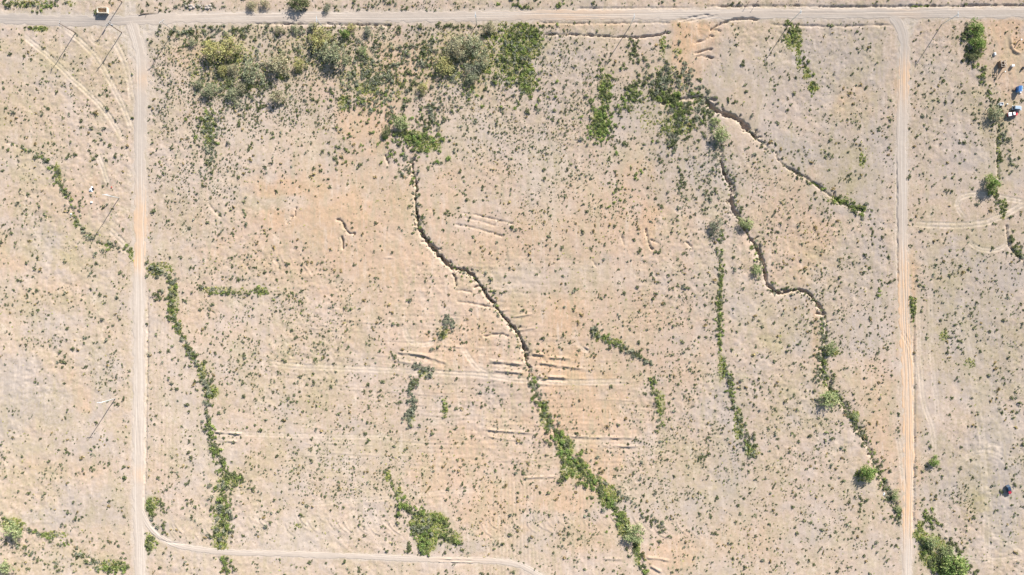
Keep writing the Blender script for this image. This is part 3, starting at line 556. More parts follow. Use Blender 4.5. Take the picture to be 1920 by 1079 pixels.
# --- trees: each an Empty with trunk and crown
TREES = [  # crown centre px, py, radius px, palette, label
 (396, 96, 16, 'yellow', 'yellow-olive palo verde at the left end of the top-left thicket'),
 (425, 88, 20, 'yellow', 'broad yellow palo verde above the bright green weed patch in the top-left thicket'),
 (417, 131, 10, 'yellow', 'small bright yellow palo verde below the broad yellow one'),
 (435, 130, 9, 'straw', 'small straw-coloured tree touching the small bright yellow palo verde'),
 (470, 138, 18, 'paleolive', 'wide pale olive tree in the centre of the top-left thicket'),
 (521, 124, 17, 'straw', 'pale straw tree standing right of the wide pale olive tree'),
 (561, 121, 10, 'yellow', 'lone round yellow palo verde between two thickets'),
 (520, 181, 15, 'straw', 'brown-centred straw tree at the lower right corner of the top-left thicket'),
 (392, 171, 12, 'paleolive', 'pale grey-olive tree at the lower left of the top-left thicket'),
 (434, 176, 12, 'paleolive', 'pale olive tree on the lower edge of the top-left thicket'),
 (453, 164, 9, 'straw', 'small tan tree tucked below the wide pale olive tree'),
 (371, 157, 9, 'paleolive', 'small olive tree at the far left of the top-left thicket'),
 (359, 79, 8, 'paleolive', 'small olive tree nearest the pole right of the road junction'),
 (597, 69, 18, 'yellow', 'yellow-green palo verde just below the top road beside a pole'),
 (627, 99, 21, 'paleolive', 'biggest pale yellow-olive tree of the upper thickets with dark shade below it'),
 (645, 62, 11, 'lush', 'olive green tree beside the top road right of the palo verde'),
 (657, 50, 8, 'yellow', 'small yellow tree touching the top road verge'),
 (679, 94, 9, 'mesquite', 'small green mesquite right of the biggest olive tree'),
 (585, 49, 9, 'grey', 'grey twiggy tree between the top road and a yellow palo verde'),
 (690, 56, 10, 'grey', 'grey bare-looking tree below the top road with dark shade beside it'),
 (524, 55, 8, 'straw', 'small straw tree under the top road left of the grey twiggy tree'),
 (553, 53, 8, 'paleolive', 'small olive tree under the top road next to the small straw tree'),
 (794, 165, 10, 'yellow', 'bright yellow slim palo verde below the middle thicket'),
 (832, 122, 16, 'yellow', 'round yellow palo verde with a large dark shadow in the middle thicket'),
 (852, 92, 18, 'straw', 'pinkish tan tree with yellow crest above the round yellow palo verde'),
 (887, 83, 17, 'paleolive', 'pale green wide tree at the top of the middle thicket'),
 (854, 73, 9, 'grey', 'small grey-olive tree left of the pale green wide tree'),
 (918, 52, 11, 'straw', 'tan bare tree by the top road next to the brightest weed patch'),
 (905, 113, 13, 'paleolive', 'pale tree on the right edge of the middle thicket'),
 (887, 130, 12, 'grey', 'grey-green tree in the lower part of the middle thicket'),
 (885, 146, 10, 'paleolive', 'pale olive tree lowest in the middle thicket above deep shade'),
 (750, 229, 17, 'mesquite', 'blue-green mesquite at the head of the central gully'),
 (724, 248, 9, 'dark', 'dark green tree left of the blue-green mesquite'),
 (1342, 229, 10, 'mesquite', 'upper of the two mesquites below the right gully head'),
 (1350, 252, 15, 'mesquite', 'large light green mesquite hanging over the right gully'),
 (1344, 424, 13, 'grey', 'grey-green tree at the top of the straight green line of bushes'),
 (1400, 417, 14, 'mesquite', 'green mesquite on the right gully bank beside the grey-green tree'),
 (1421, 507, 11, 'mesquite', 'mesquite with a long shadow left of the gully bend'),
 (1561, 652, 13, 'mesquite', 'pale blue-green mesquite on the right wash with bright weeds under it'),
 (1557, 750, 16, 'mesquite', 'spreading feathery mesquite on the right wash'),
 (1603, 780, 8, 'mesquite', 'small mesquite just down the wash from the spreading one'),
 (1627, 885, 16, 'lush', 'dark green spreading mesquite near the foot of the right wash'),
 (1679, 929, 9, 'mesquite', 'small round mesquite against the right dirt road'),
 (1684, 955, 8, 'mesquite', 'lowest small mesquite in the wash beside the right dirt road'),
 (1751, 866, 11, 'lush', 'lone green mesquite right of the right dirt road'),
 (1793, 1062, 22, 'lush', 'large bright green tree at the bottom edge right of the right road'),
 (1747, 1016, 14, 'mesquite', 'grey-green tree at the top of the bottom right grove'),
 (1778, 1036, 14, 'mesquite', 'streaky green tree in the middle of the bottom right grove'),
 (1832, 52, 15, 'lush', 'large deep green tree below the top road near the cluttered yard'),
 (1835, 80, 15, 'lush', 'large green tree joined below the first beside the cluttered yard'),
 (1829, 104, 10, 'dark', 'dark tree at the lower end of the big pair by the yard'),
 (1866, 212, 13, 'paleolive', 'olive tree left of the red pickup truck'),
 (1862, 346, 17, 'lush', 'lone dark green mesquite above the looping tyre tracks'),
 (1191, 1003, 17, 'mesquite', 'pale green mesquite low in the long central wash'),
 (22, 998, 18, 'mesquite', 'blue-green mesquite at the left edge near the bottom'),
 (9, 1066, 13, 'mesquite', 'green mesquite in the bottom left corner'),
 (560, 2, 17, 'dark', 'dark green tree at the top edge above the long road'),
 (612, 16, 8, 'grey', 'small grey tree right of the dark one above the top road'),
 (496, 6, 8, 'straw', 'tan bare tree at the top edge left of the dark green one'),
 (470, 8, 9, 'straw', 'yellowish tree at the top edge beside the pale rubble'),
]
def lean(px, py, h): k = 1-h/CAM_H; return 960+(px-960)*k, 539.5+(py-539.5)*k     # where the base stands when the crown is seen at px, py
def tree_meshes(pal, seed):
    rng = np.random.default_rng(seed); R0 = 4.0; nc = 40
    c = rng.normal(size=(nc, 3)); c /= np.linalg.norm(c, axis=1)[:, None]; c *= (rng.uniform(.25, 1, (nc, 1))**.45)*.80
    lob = 1+.34*np.sin(np.arctan2(c[:, 1], c[:, 0])*rng.integers(2, 5)+rng.uniform(0, 6)); c[:, 0] *= lob; c[:, 1] *= lob
    c[:, 2] = np.abs(c[:, 2])*.62+.30-.35*(np.hypot(c[:, 0], c[:, 1])**2)*.5
    keep = rng.random(nc) > .2; c = c[keep]; nc = len(c)
    per = 28 if pal not in ('lush', 'dark') else 40; g = np.repeat(np.arange(nc), per); q = rng.normal(size=(nc*per, 3))*np.array([.135, .135, .075])
    p = (c[g]+q)*R0; p[:, 2] = np.maximum(p[:, 2], .5)
    v, col = leaves(rng, p, .23, colours(rng, pal, len(p), g), .5)
    col = col*1.0
    crown = np_mesh('crown', v, quad_idx(len(v)), M_LEAF, col)
    b = MB()
    for k in range(3):
        a = k*2.1+rng.uniform(0, 1); b.tube([(0, 0, -.2), (.25*math.cos(a), .25*math.sin(a), .5), (.9*math.cos(a), .9*math.sin(a), 1.3)], [.20, .16, .11], 6)
    for k in np.argsort(-c[:, 2])[:16]:
        e = c[k]*R0; a = math.atan2(e[1], e[0]); b.tube([(.5*math.cos(a), .5*math.sin(a), .8), (e[0]*.5, e[1]*.5, .8+(e[2]-.8)*.7), tuple(e)], [.11, .07, .02], 5)
    me = bpy.data.meshes.new('trunk'); me.from_pydata(b.v, [], b.f); me.materials.append(M_BARK); me.update()
    return crown, me
TM = {}
for i, (px, py, r, pal, lab) in enumerate(TREES):
    for s in range(3):
        if (pal, s) not in TM: TM[(pal, s)] = tree_meshes(pal, 50+hash(pal) % 1 + 7*list(PAL).index(pal)+s*113)
    bx, by = lean(px, py, r*.25*.65); x, y = float(X(bx)), float(Y(by))
    kind = {'yellow': 'palo_verde_tree', 'straw': 'palo_verde_tree'}.get(pal, 'mesquite_tree')
    t = empty(kind, (x, y, hz(x, y)-.05), random.uniform(0, 6.28)); k = r*.25/4.0*(1.36 if pal in ('yellow', 'straw', 'paleolive') else 1.22); t.scale = (k*random.uniform(.78, 1.22), k*random.uniform(.85, 1.15), k*random.uniform(.85, 1.1))
    tag(t, lab, 'tree', 'scattered desert trees'); cr, tk = TM[(pal, i % 3)]; link('trunk', tk, t); link('crown', cr, t)

# --- bushes: bands along the washes and blobs in the thickets; the largest 300 single, the rest one mass
BANDS = [([(1838, 120), (1846, 150), (1856, 180), (1858, 215)], 8, 34, (2.8, 5), 'dark green grey'), ([(1812, 45), (1810, 80), (1818, 118)], 6, 24, (3, 5), 'dark grey'), ([(333, 615), (345, 638), (360, 665)], 7, 26, (3.5, 6), 'dark grey green'), ([(391, 790), (398, 812), (402, 835)], 7, 26, (3.5, 6), 'dark green'), ([(0, 268), (40, 275), (85, 300), (112, 345), (132, 385), (147, 428), (190, 458)], 4, 60, (2.5, 4.5), 'dark grey green'), ([(0, 966), (40, 995), (105, 1006), (170, 1052), (230, 1066)], 6, 60, (2.8, 5), 'dark green grey'), ([(1540, 590), (1545, 650), (1541, 690), (1565, 740), (1605, 800), (1632, 850), (1660, 905), (1690, 985)], 6, 150, (2.6, 5), 'dark green grey'), ([(993, 706), (1035, 800), (1078, 872), (1140, 940), (1185, 1010)], 14, 110, (3, 6.5), 'green dark grey paleolive'), ([(770, 300), (782, 355), (778, 385), (786, 430)], 12, 40, (3, 5.5), 'dark green grey'), ([(790, 435), (815, 470), (850, 503), (886, 517), (925, 570), (975, 630), (988, 690)], 9, 70, (2.5, 4.5), 'dark green grey'), ([(1560, 735), (1605, 800), (1635, 850), (1660, 905), (1690, 985)], 10, 70, (2.5, 5), 'dark green'), ([(1352, 270), (1372, 360), (1400, 440), (1436, 520), (1470, 548)], 9, 50, (2.5, 4.6), 'dark green grey'), ([(600, 600), (560, 560), (500, 545)], 14, 20, (2.2, 4), 'dark green'),   # polyline, half width px, count, radius range px, palettes
 ([(85, 300), (108, 325), (113, 350), (122, 368), (132, 380)], 6, 34, (3.5, 5.5), 'dark grey green'), ([(20, 268), (60, 285), (85, 300)], 3, 10, (2.5, 4), 'dark grey'), ([(133, 385), (145, 425), (165, 447), (190, 458), (222, 466)], 4, 20, (3, 5), 'dark grey green'), ([(190, 460), (245, 472)], 7, 14, (3, 5.5), 'grey dark green'),
 ([(270, 487), (285, 500), (305, 512), (325, 530)], 8, 36, (4, 6.5), 'dark grey grey'), ([(325, 530), (318, 565), (325, 590), (335, 622)], 9, 52, (4, 6.5), 'dark grey green'), ([(350, 645), (365, 672), (377, 697), (390, 728), (392, 755), (390, 800)], 9, 80, (4, 6.5), 'dark grey green'), ([(295, 545), (300, 560)], 8, 10, (4, 5.5), 'dark'),
 ([(365, 532), (395, 541), (425, 550), (445, 553)], 7, 26, (3, 5.5), 'dark green grey'), ([(460, 550), (500, 545)], 8, 14, (3.5, 5.5), 'dark green'),
 ([(400, 832), (412, 850), (420, 872), (428, 890)], 10, 44, (4, 6.5), 'dark green'), ([(420, 893), (455, 900)], 10, 26, (4, 6), 'green dark'), ([(425, 905), (415, 930), (420, 950), (415, 975), (413, 1000), (412, 1024)], 15, 100, (4, 7), 'dark green grey'), ([(420, 1045), (430, 1068)], 12, 22, (4, 6.5), 'dark green'),
 ([(284, 938), (284, 965)], 8, 22, (4, 6), 'dark green'), ([(280, 1005), (278, 1025)], 12, 30, (4, 6.5), 'dark green'), ([(300, 940), (310, 955), (305, 1000)], 8, 12, (3, 5), 'dark'),
 ([(754, 275), (762, 300), (770, 330), (782, 355), (778, 385), (784, 420)], 9, 46, (3, 5), 'grey dark'), ([(745, 340), (760, 290)], 8, 12, (3, 5), 'dark grey'), ([(788, 432), (815, 470), (850, 503), (886, 517), (925, 570), (975, 630)], 4, 44, (2.2, 4), 'dark grey'), ([(980, 640), (988, 680), (992, 706)], 4, 18, (3, 4.5), 'dark grey'),
 ([(995, 716), (1010, 755), (1025, 785), (1040, 810)], 9, 60, (4, 6.5), 'dark green grey'), ([(1040, 810), (1055, 840), (1075, 870), (1095, 895)], 14, 90, (4.5, 7.5), 'green dark lush'), ([(1095, 895), (1115, 910), (1135, 930), (1150, 950), (1168, 975)], 11, 70, (4, 7), 'green dark lush'), ([(1168, 975), (1185, 1005), (1200, 1045), (1212, 1079)], 8, 40, (4, 6.5), 'green dark'), ([(1050, 905), (1060, 890)], 8, 14, (4, 6), 'dark'), ([(1125, 900), (1190, 945)], 12, 20, (3.5, 5.5), 'dark grey'), ([(1205, 965), (1240, 990), (1250, 1000)], 9, 28, (3, 5.5), 'dark grey'),
 ([(1112, 615), (1125, 632), (1145, 641), (1168, 650)], 8, 36, (4, 6.5), 'green dark grey'), ([(1168, 650), (1182, 658), (1202, 667), (1222, 684)], 7, 36, (4, 6.5), 'dark grey'), ([(1222, 716), (1232, 740), (1232, 765)], 6, 22, (3.5, 6), 'dark green'), ([(1240, 770), (1238, 810)], 5, 12, (3, 4.5), 'dark green'),
 ([(838, 597), (850, 612)], 7, 20, (4.5, 6.5), 'grey'), ([(838, 618), (824, 634)], 4, 12, (4, 5.5), 'grey dark'), ([(780, 684), (805, 692), (808, 705)], 7, 26, (4.5, 6.5), 'grey'), ([(782, 705), (770, 730)], 7, 22, (4.5, 6.5), 'grey dark'), ([(772, 735), (776, 765), (765, 780)], 8, 34, (4.5, 6.5), 'grey'), ([(768, 785), (770, 798)], 6, 8, (4, 6), 'grey dark'), ([(735, 666), (745, 668)], 4, 6, (3, 4.5), 'dark'),
 ([(832, 750), (833, 775)], 5, 10, (3, 4.5), 'green dark'), ([(728, 880), (732, 900), (742, 922), (748, 945)], 5, 20, (3, 5), 'dark green'), ([(755, 945), (790, 965)], 11, 44, (4.5, 7), 'dark green'), ([(775, 985), (800, 990)], 14, 44, (5, 7.5), 'dark grey green'), ([(815, 970), (835, 978)], 9, 26, (4, 6.5), 'dark green'), ([(800, 1000), (795, 1035)], 10, 36, (5, 7), 'green dark lush'), ([(825, 1000), (865, 1020)], 10, 34, (4, 6.5), 'green dark'), ([(767, 1020), (768, 1030)], 5, 8, (5, 6.5), 'dark'),
 ([(1518, 338), (1545, 355)], 5, 14, (4, 6), 'green dark'), ([(1563, 368), (1590, 384), (1625, 397)], 7, 44, (4, 6), 'dark green'), ([(1470, 311), (1515, 337)], 4, 10, (2.5, 4), 'dark'), ([(1636, 420), (1638, 470)], 3, 6, (3, 4), 'dark'), ([(1648, 525), (1648, 560)], 4, 9, (3, 5), 'green dark'),
 ([(1352, 432), (1350, 480), (1352, 520), (1350, 565)], 6, 60, (3, 5), 'dark grey green'), ([(1350, 565), (1349, 600), (1351, 645)], 6, 50, (3.5, 5.5), 'dark green'), ([(1355, 672), (1365, 705), (1370, 735)], 8, 40, (3.5, 5.5), 'dark grey green'), ([(1370, 735), (1378, 762), (1388, 795), (1400, 820)], 7, 46, (3.5, 5.5), 'dark green grey'), ([(1398, 822), (1412, 850)], 14, 44, (3.5, 5.8), 'dark green grey'), ([(1310, 862), (1330, 850)], 6, 10, (3.5, 5), 'dark'),
 ([(1375, 330), (1385, 385), (1400, 440), (1432, 500)], 5, 26, (2.5, 4.5), 'dark grey'), ([(1400, 240), (1440, 285)], 5, 14, (2.5, 4.5), 'dark grey'), ([(1445, 545), (1500, 541), (1535, 570), (1550, 610)], 4, 40, (2.5, 4.5), 'dark'), ([(1540, 600), (1548, 640)], 8, 26, (3, 4.5), 'dark grey'), ([(1535, 640), (1530, 720)], 9, 34, (3, 4.5), 'dark grey'), ([(1550, 722), (1590, 768), (1605, 800), (1632, 850)], 5, 36, (3, 5), 'dark'), ([(1640, 870), (1690, 985)], 8, 34, (3, 5), 'dark grey'), ([(1610, 930), (1612, 960)], 5, 8, (4, 5.5), 'dark'),
 ([(1482, 48), (1492, 70)], 14, 40, (3.5, 5.5), 'dark green'), ([(1500, 100), (1515, 140)], 8, 16, (3.5, 5.5), 'dark green'), ([(1522, 155), (1526, 175)], 7, 12, (3.5, 5), 'dark green'), ([(1708, 552), (1712, 600)], 6, 24, (3.5, 5.5), 'dark green'),
 ([(1868, 150), (1875, 230), (1872, 300)], 8, 34, (3, 5), 'dark grey'), ([(1862, 365), (1880, 395)], 8, 20, (3.5, 5.5), 'dark'), ([(1890, 440), (1905, 472), (1920, 488)], 6, 24, (4, 6.5), 'dark grey'), ([(1805, 60), (1815, 120)], 8, 28, (4, 6), 'dark'), ([(1835, 120), (1845, 150)], 7, 14, (3.5, 5.5), 'dark green'), ([(1880, 240), (1900, 320)], 10, 22, (3, 5), 'dark grey'),
 ([(1738, 965), (1750, 990)], 12, 30, (4, 6), 'dark green'), ([(1718, 1005), (1745, 1040), (1760, 1075)], 12, 60, (4, 7), 'dark green'), ([(1775, 1010), (1800, 1040)], 9, 24, (4, 6), 'dark'), ([(1812, 1060), (1830, 1075)], 8, 14, (4, 5.5), 'dark'), ([(1700, 990), (1710, 1075)], 6, 14, (3.5, 5), 'grey dark'),
 ([(0, 966), (35, 992), (60, 998), (105, 1004)], 7, 36, (3, 5), 'dark grey green'), ([(140, 1035), (170, 1055), (200, 1068)], 8, 26, (3.5, 5.5), 'dark grey'), ([(195, 1065), (240, 1066)], 9, 30, (4.5, 7), 'dark green'), ([(30, 1020), (110, 1070)], 14, 22, (3, 5), 'dark grey'),
 ([(10, 5), (60, 10), (110, 12)], 8, 40, (4, 6), 'dark green grey'), ([(45, 52), (85, 54)], 4, 14, (3, 4.5), 'dark green'), ([(1055, 2), (1050, 10)], 5, 6, (4, 5.5), 'dark green'), ([(960, 3), (985, 15)], 8, 14, (4, 5.5), 'dark green'), ([(1704, 14), (1740, 12)], 3, 6, (4.5, 6.5), 'green dark'), ([(1472, 12), (1473, 16)], 1, 2, (4.5, 5.5), 'green'), ([(182, 22), (176, 30)], 3, 4, (4, 5.5), 'dark'), ([(330, 12), (360, 8), (440, 14)], 10, 20, (3, 5), 'dark grey'), ([(640, 14), (740, 5)], 8, 18, (3, 5), 'dark grey'),
]
THICK = [(470, 110, 90, 50, 50, (3.5, 6), 'paleolive grey dark'), (430, 160, 50, 36, 50, (3.5, 6.5), 'grey dark paleolive'), (640, 80, 60, 34, 40, (3.5, 6), 'paleolive grey dark'), (870, 110, 50, 40, 40, (4, 7), 'paleolive grey dark'), (730, 140, 40, 40, 50, (3.5, 6), 'grey dark'),  # cx, cy, rx, ry, count, radius range, palettes
 (700, 150, 60, 38, 120, (3.5, 6.5), 'grey dark paleolive'), (680, 190, 45, 22, 50, (3.5, 6), 'dark green grey'), (795, 100, 50, 45, 110, (3, 6), 'grey dark'), (845, 130, 60, 55, 70, (3, 6), 'grey dark'), (965, 90, 45, 48, 190, (3.5, 6.2), 'dark green grey'), (1000, 60, 18, 18, 30, (4, 6), 'green dark'), (985, 160, 26, 32, 70, (3.5, 6), 'dark green'), (880, 175, 30, 40, 46, (3, 5.5), 'dark green grey'),
 (770, 260, 48, 34, 130, (3.5, 6.5), 'dark green lush'), (810, 220, 24, 40, 50, (3.5, 6), 'dark grey'), (730, 210, 40, 40, 36, (3, 5.5), 'grey dark'), (1130, 165, 14, 34, 54, (4, 6), 'dark green'), (1128, 230, 26, 36, 110, (4, 6.5), 'dark green lush'), (1190, 100, 10, 22, 22, (3.5, 5.5), 'dark'), (1185, 180, 28, 26, 50, (3.5, 6), 'dark green'), (1240, 150, 42, 34, 100, (4, 6.8), 'grey dark'), (1290, 150, 16, 34, 30, (4, 6), 'grey'), (1252, 185, 30, 12, 40, (4.5, 6.5), 'green dark'), (1275, 215, 30, 34, 80, (4.5, 7), 'dark grey green'), (1260, 265, 18, 26, 40, (4, 6), 'grey dark'), (1315, 195, 22, 26, 40, (4.5, 6.5), 'dark grey green'), (1320, 225, 18, 30, 26, (4, 6), 'dark'),
 (390, 240, 20, 36, 60, (3.5, 6), 'dark grey green'), (395, 300, 12, 40, 50, (3, 5), 'dark grey'), (410, 140, 60, 50, 80, (3, 5.5), 'grey dark'), (440, 200, 40, 24, 24, (3, 5), 'grey dark'), (500, 160, 70, 60, 60, (3, 5), 'grey dark'), (345, 60, 40, 16, 40, (3.5, 6), 'dark grey'), (440, 58, 80, 12, 50, (3.5, 6), 'grey dark'), (590, 100, 60, 50, 60, (3, 5.5), 'grey dark'), (700, 90, 60, 40, 60, (3, 5.5), 'grey dark'), (860, 50, 110, 6, 60, (2.5, 4), 'dark'), (1340, 290, 24, 60, 40, (3, 5), 'dark grey'), (1325, 360, 26, 60, 46, (2.8, 4.6), 'grey dark'), (1800, 300, 30, 60, 6, (3, 4), 'dark'),
 (1155, 360, 12, 24, 16, (3, 5), 'dark green'), (1190, 330, 12, 14, 10, (3, 5), 'dark green'), (1275, 350, 10, 60, 30, (3, 4.8), 'dark grey'), (1010, 660, 8, 6, 5, (3, 4), 'dark'), (490, 200, 12, 24, 14, (3.5, 5), 'dark'), (580, 210, 60, 30, 26, (2.5, 4.5), 'dark green'), (650, 285, 30, 30, 18, (2.8, 4.4), 'dark green'), (840, 405, 40, 20, 18, (2.5, 4), 'dark'), (1500, 300, 60, 50, 6, (2.5, 4), 'dark')]
bp = []
for pts, hw, n, rr, pals in BANDS:
    p = densify(pts, 3); ps = pals.split()
    for _ in range(int(n*1.35)):
        q = p[R.integers(0, len(p))]; a = R.uniform(0, 6.28); d_ = hw*min(abs(R.normal())*.72, 2.4)*(1 if R.random() < .78 else 2.6); out_ = d_ > 1.8*hw
        bp.append((q[0]+d_*math.cos(a), q[1]+d_*math.sin(a), (.6 if out_ else 1)*(rr[0]*.75+(rr[1]-rr[0]*.75)*R.random()**1.3), ps[R.integers(0, len(ps))]))
for cx, cy, rx, ry, n, rr, pals in THICK:
    ps = pals.split()
    for _ in range(int(n*1.5)):
        a = R.uniform(0, 6.28); d_ = min(abs(R.normal())*.85, 2.3)
        bp.append((cx+rx*d_*math.cos(a), cy+ry*d_*math.sin(a), rr[0]*.7+(rr[1]-rr[0]*.7)*R.random()**1.4, ps[R.integers(0, len(ps))]))
bx = np.array([b[0] for b in bp]); by = np.array([b[1] for b in bp]); br = np.array([b[2] for b in bp])*.92; bpal = np.array([b[3] for b in bp])
on_road = sample(road_d, bx, by) < 2.5
keep = ~on_road
kept = []                                                     # thin out bushes that sit right inside another
for i in np.argsort(-br):
    if not keep[i]: continue
    ok = True
    for j in kept:
        if abs(bx[i]-bx[j]) < 5 and abs(by[i]-by[j]) < 5 and math.hypot(bx[i]-bx[j], by[i]-by[j]) < .60*max(br[i], br[j]): ok = False; break
    if ok: kept.append(i)
kept = np.array(kept)

# --- open-ground shrubs: density read off the photograph, patchy
DENSE = [(400, 130, 60, 70, .012), (540, 130, 60, 60, .014), (450, 210, 70, 30, .014), (620, 190, 40, 40, .006), (780, 60, 60, 16, .014), (1210, 170, 60, 60, .008), (1240, 240, 50, 50, .008), (1340, 400, 40, 60, .010), (960, 210, 80, 40, .010), (1060, 150, 60, 60, .010), (880, 280, 60, 40, .006), (330, 110, 30, 60, .022), (370, 190, 50, 50, .022), (440, 230, 60, 24, .014), (560, 100, 60, 50, .022), (500, 200, 50, 24, .014), (640, 130, 60, 40, .014), (740, 110, 50, 50, .013), (420, 60, 120, 16, .016), (930, 160, 60, 60, .013), (820, 200, 60, 40, .013), (340, 150, 50, 90, .022), (470, 160, 110, 60, .016), (555, 150, 45, 60, .028), (410, 90, 90, 40, .012), (580, 70, 80, 30, .010), (700, 80, 80, 40, .014), (760, 90, 60, 60, .012), (860, 170, 60, 60, .010), (920, 190, 50, 60, .012), (330, 60, 40, 16, .012), (1080, 110, 70, 60, .010), (1060, 200, 60, 60, .010), (850, 20, 130, 14, .014), (680, 15, 100, 12, .012), (960, 260, 100, 60, .010), (1000, 360, 80, 60, .009), (1120, 300, 60, 80, .008), (1140, 390, 60, 60, .010), (330, 300, 60, 80, .010), (400, 330, 60, 60, .010), (480, 300, 60, 60, .006), (620, 240, 60, 50, .010), (1260, 330, 60, 80, .009), (1330, 350, 50, 80, .010), (1010, 60, 40, 20, .008),
 (1440, 380, 60, 90, .006), (1560, 440, 80, 80, .005), (1480, 480, 60, 60, .005), (1290, 560, 80, 110, .006), (1300, 760, 90, 130, .007), (1240, 880, 110, 110, .008), (1320, 940, 80, 110, .006), (1180, 590, 80, 60, .004), (620, 600, 130, 90, .006), (500, 640, 90, 120, .006), (640, 760, 120, 90, .005), (560, 880, 160, 90, .007), (700, 900, 120, 80, .006), (430, 700, 60, 80, .006), (330, 900, 60, 80, .006), (470, 480, 120, 60, .005), (340, 440, 60, 60, .005), (880, 880, 90, 90, .006), (960, 1000, 120, 60, .006), (200, 690, 40, 40, .010), (1460, 900, 120, 130, .006), (1480, 700, 80, 120, .005), (1590, 580, 80, 120, .005), (1610, 700, 60, 120, .006), (1820, 930, 36, 34, .018), (1780, 560, 80, 120, .0035), (1890, 600, 40, 160, .005), (1900, 900, 20, 150, .006), (1780, 200, 80, 150, .004), (1880, 240, 40, 60, .008), (60, 120, 90, 90, .0035), (100, 200, 120, 80, .004), (100, 300, 100, 60, .004), (60, 560, 90, 120, .0045), (160, 570, 80, 90, .004), (90, 880, 110, 70, .0045), (60, 1050, 110, 40, .007), (980, 860, 60, 40, .004), (1100, 780, 120, 60, .003), (930, 780, 80, 50, .004), (870, 560, 60, 60, .003), (1560, 1010, 120, 90, .006), (1790, 960, 60, 60, .004), (1460, 120, 40, 60, .003), (1580, 160, 70, 100, .0035), (1500, 230, 60, 60, .004)]
def dens(px, py):
    d = np.full(px.shape, .0029); n = vnoise(px, py, 60, 33, 3); d *= .5+1.1*sstep(.35, .65, n)
    for cx, cy, rx, ry, s in DENSE: d += s*(2.0 if s > .0115 else 1.35)*np.exp(-(((px-cx)/rx)**2+((py-cy)/ry)**2))
    d *= .25+1.6*sstep(.36, .66, vnoise(px, py, 22, 35, 4))
    for cx, cy, rx, ry, s in [(620, 400, 150, 55, .75), (560, 420, 90, 50, .5), (1890, 130, 34, 65, .97), (1860, 990, 50, 100, .6), (1740, 700, 30, 200, .3), (1560, 130, 60, 60, .3), (1080, 520, 120, 25, .6), (200, 60, 60, 30, .8), (880, 240, 40, 30, .5), (1000, 320, 26, 50, .6), (1345, 130, 40, 60, .6), (150, 20, 90, 10, .8)]:
        d *= 1-s*np.exp(-(((px-cx)/rx)**2+((py-cy)/ry)**2)**2)
    return d
cell = 4.5; qx, qy = np.meshgrid(np.arange(-90, 2010, cell), np.arange(-70, 1150, cell)); qx = qx.ravel()+R.uniform(0, cell, qx.size); qy = qy.ravel()+R.uniform(0, cell, qy.size)
acc = R.random(qx.size) < dens(qx, qy)*cell*cell
acc &= (sample(road_d, qx, qy) > 2.2) & (sample(track, qx, qy) < .3) & (sample(gully, qx, qy) < .5) & (sample(road_soft, qx, qy) < .55)
sx, sy = qx[acc], qy[acc]; 
small = dens(sx, sy) > .012
sr = np.clip(R.lognormal(math.log(2.2), .42, len(sx)), .9, 4.8)*np.where(dens(sx, sy) > .02, .68, np.where(small, .8, 1.0))
spal = R.choice(['creosote', 'creosote', 'dark', 'grey', 'dry'], len(sx), p=[.40, .24, .06, .16, .14])
near_orange = sample(orange, sx, sy); spal = np.where((near_orange > .45) & (R.random(len(sx)) < .4), 'dry', spal)
near_grass = sample(grass, sx, sy)+.5*sample(olive, sx, sy); spal = np.where((near_grass > .3) & (R.random(len(sx)) < .4), 'green', spal)

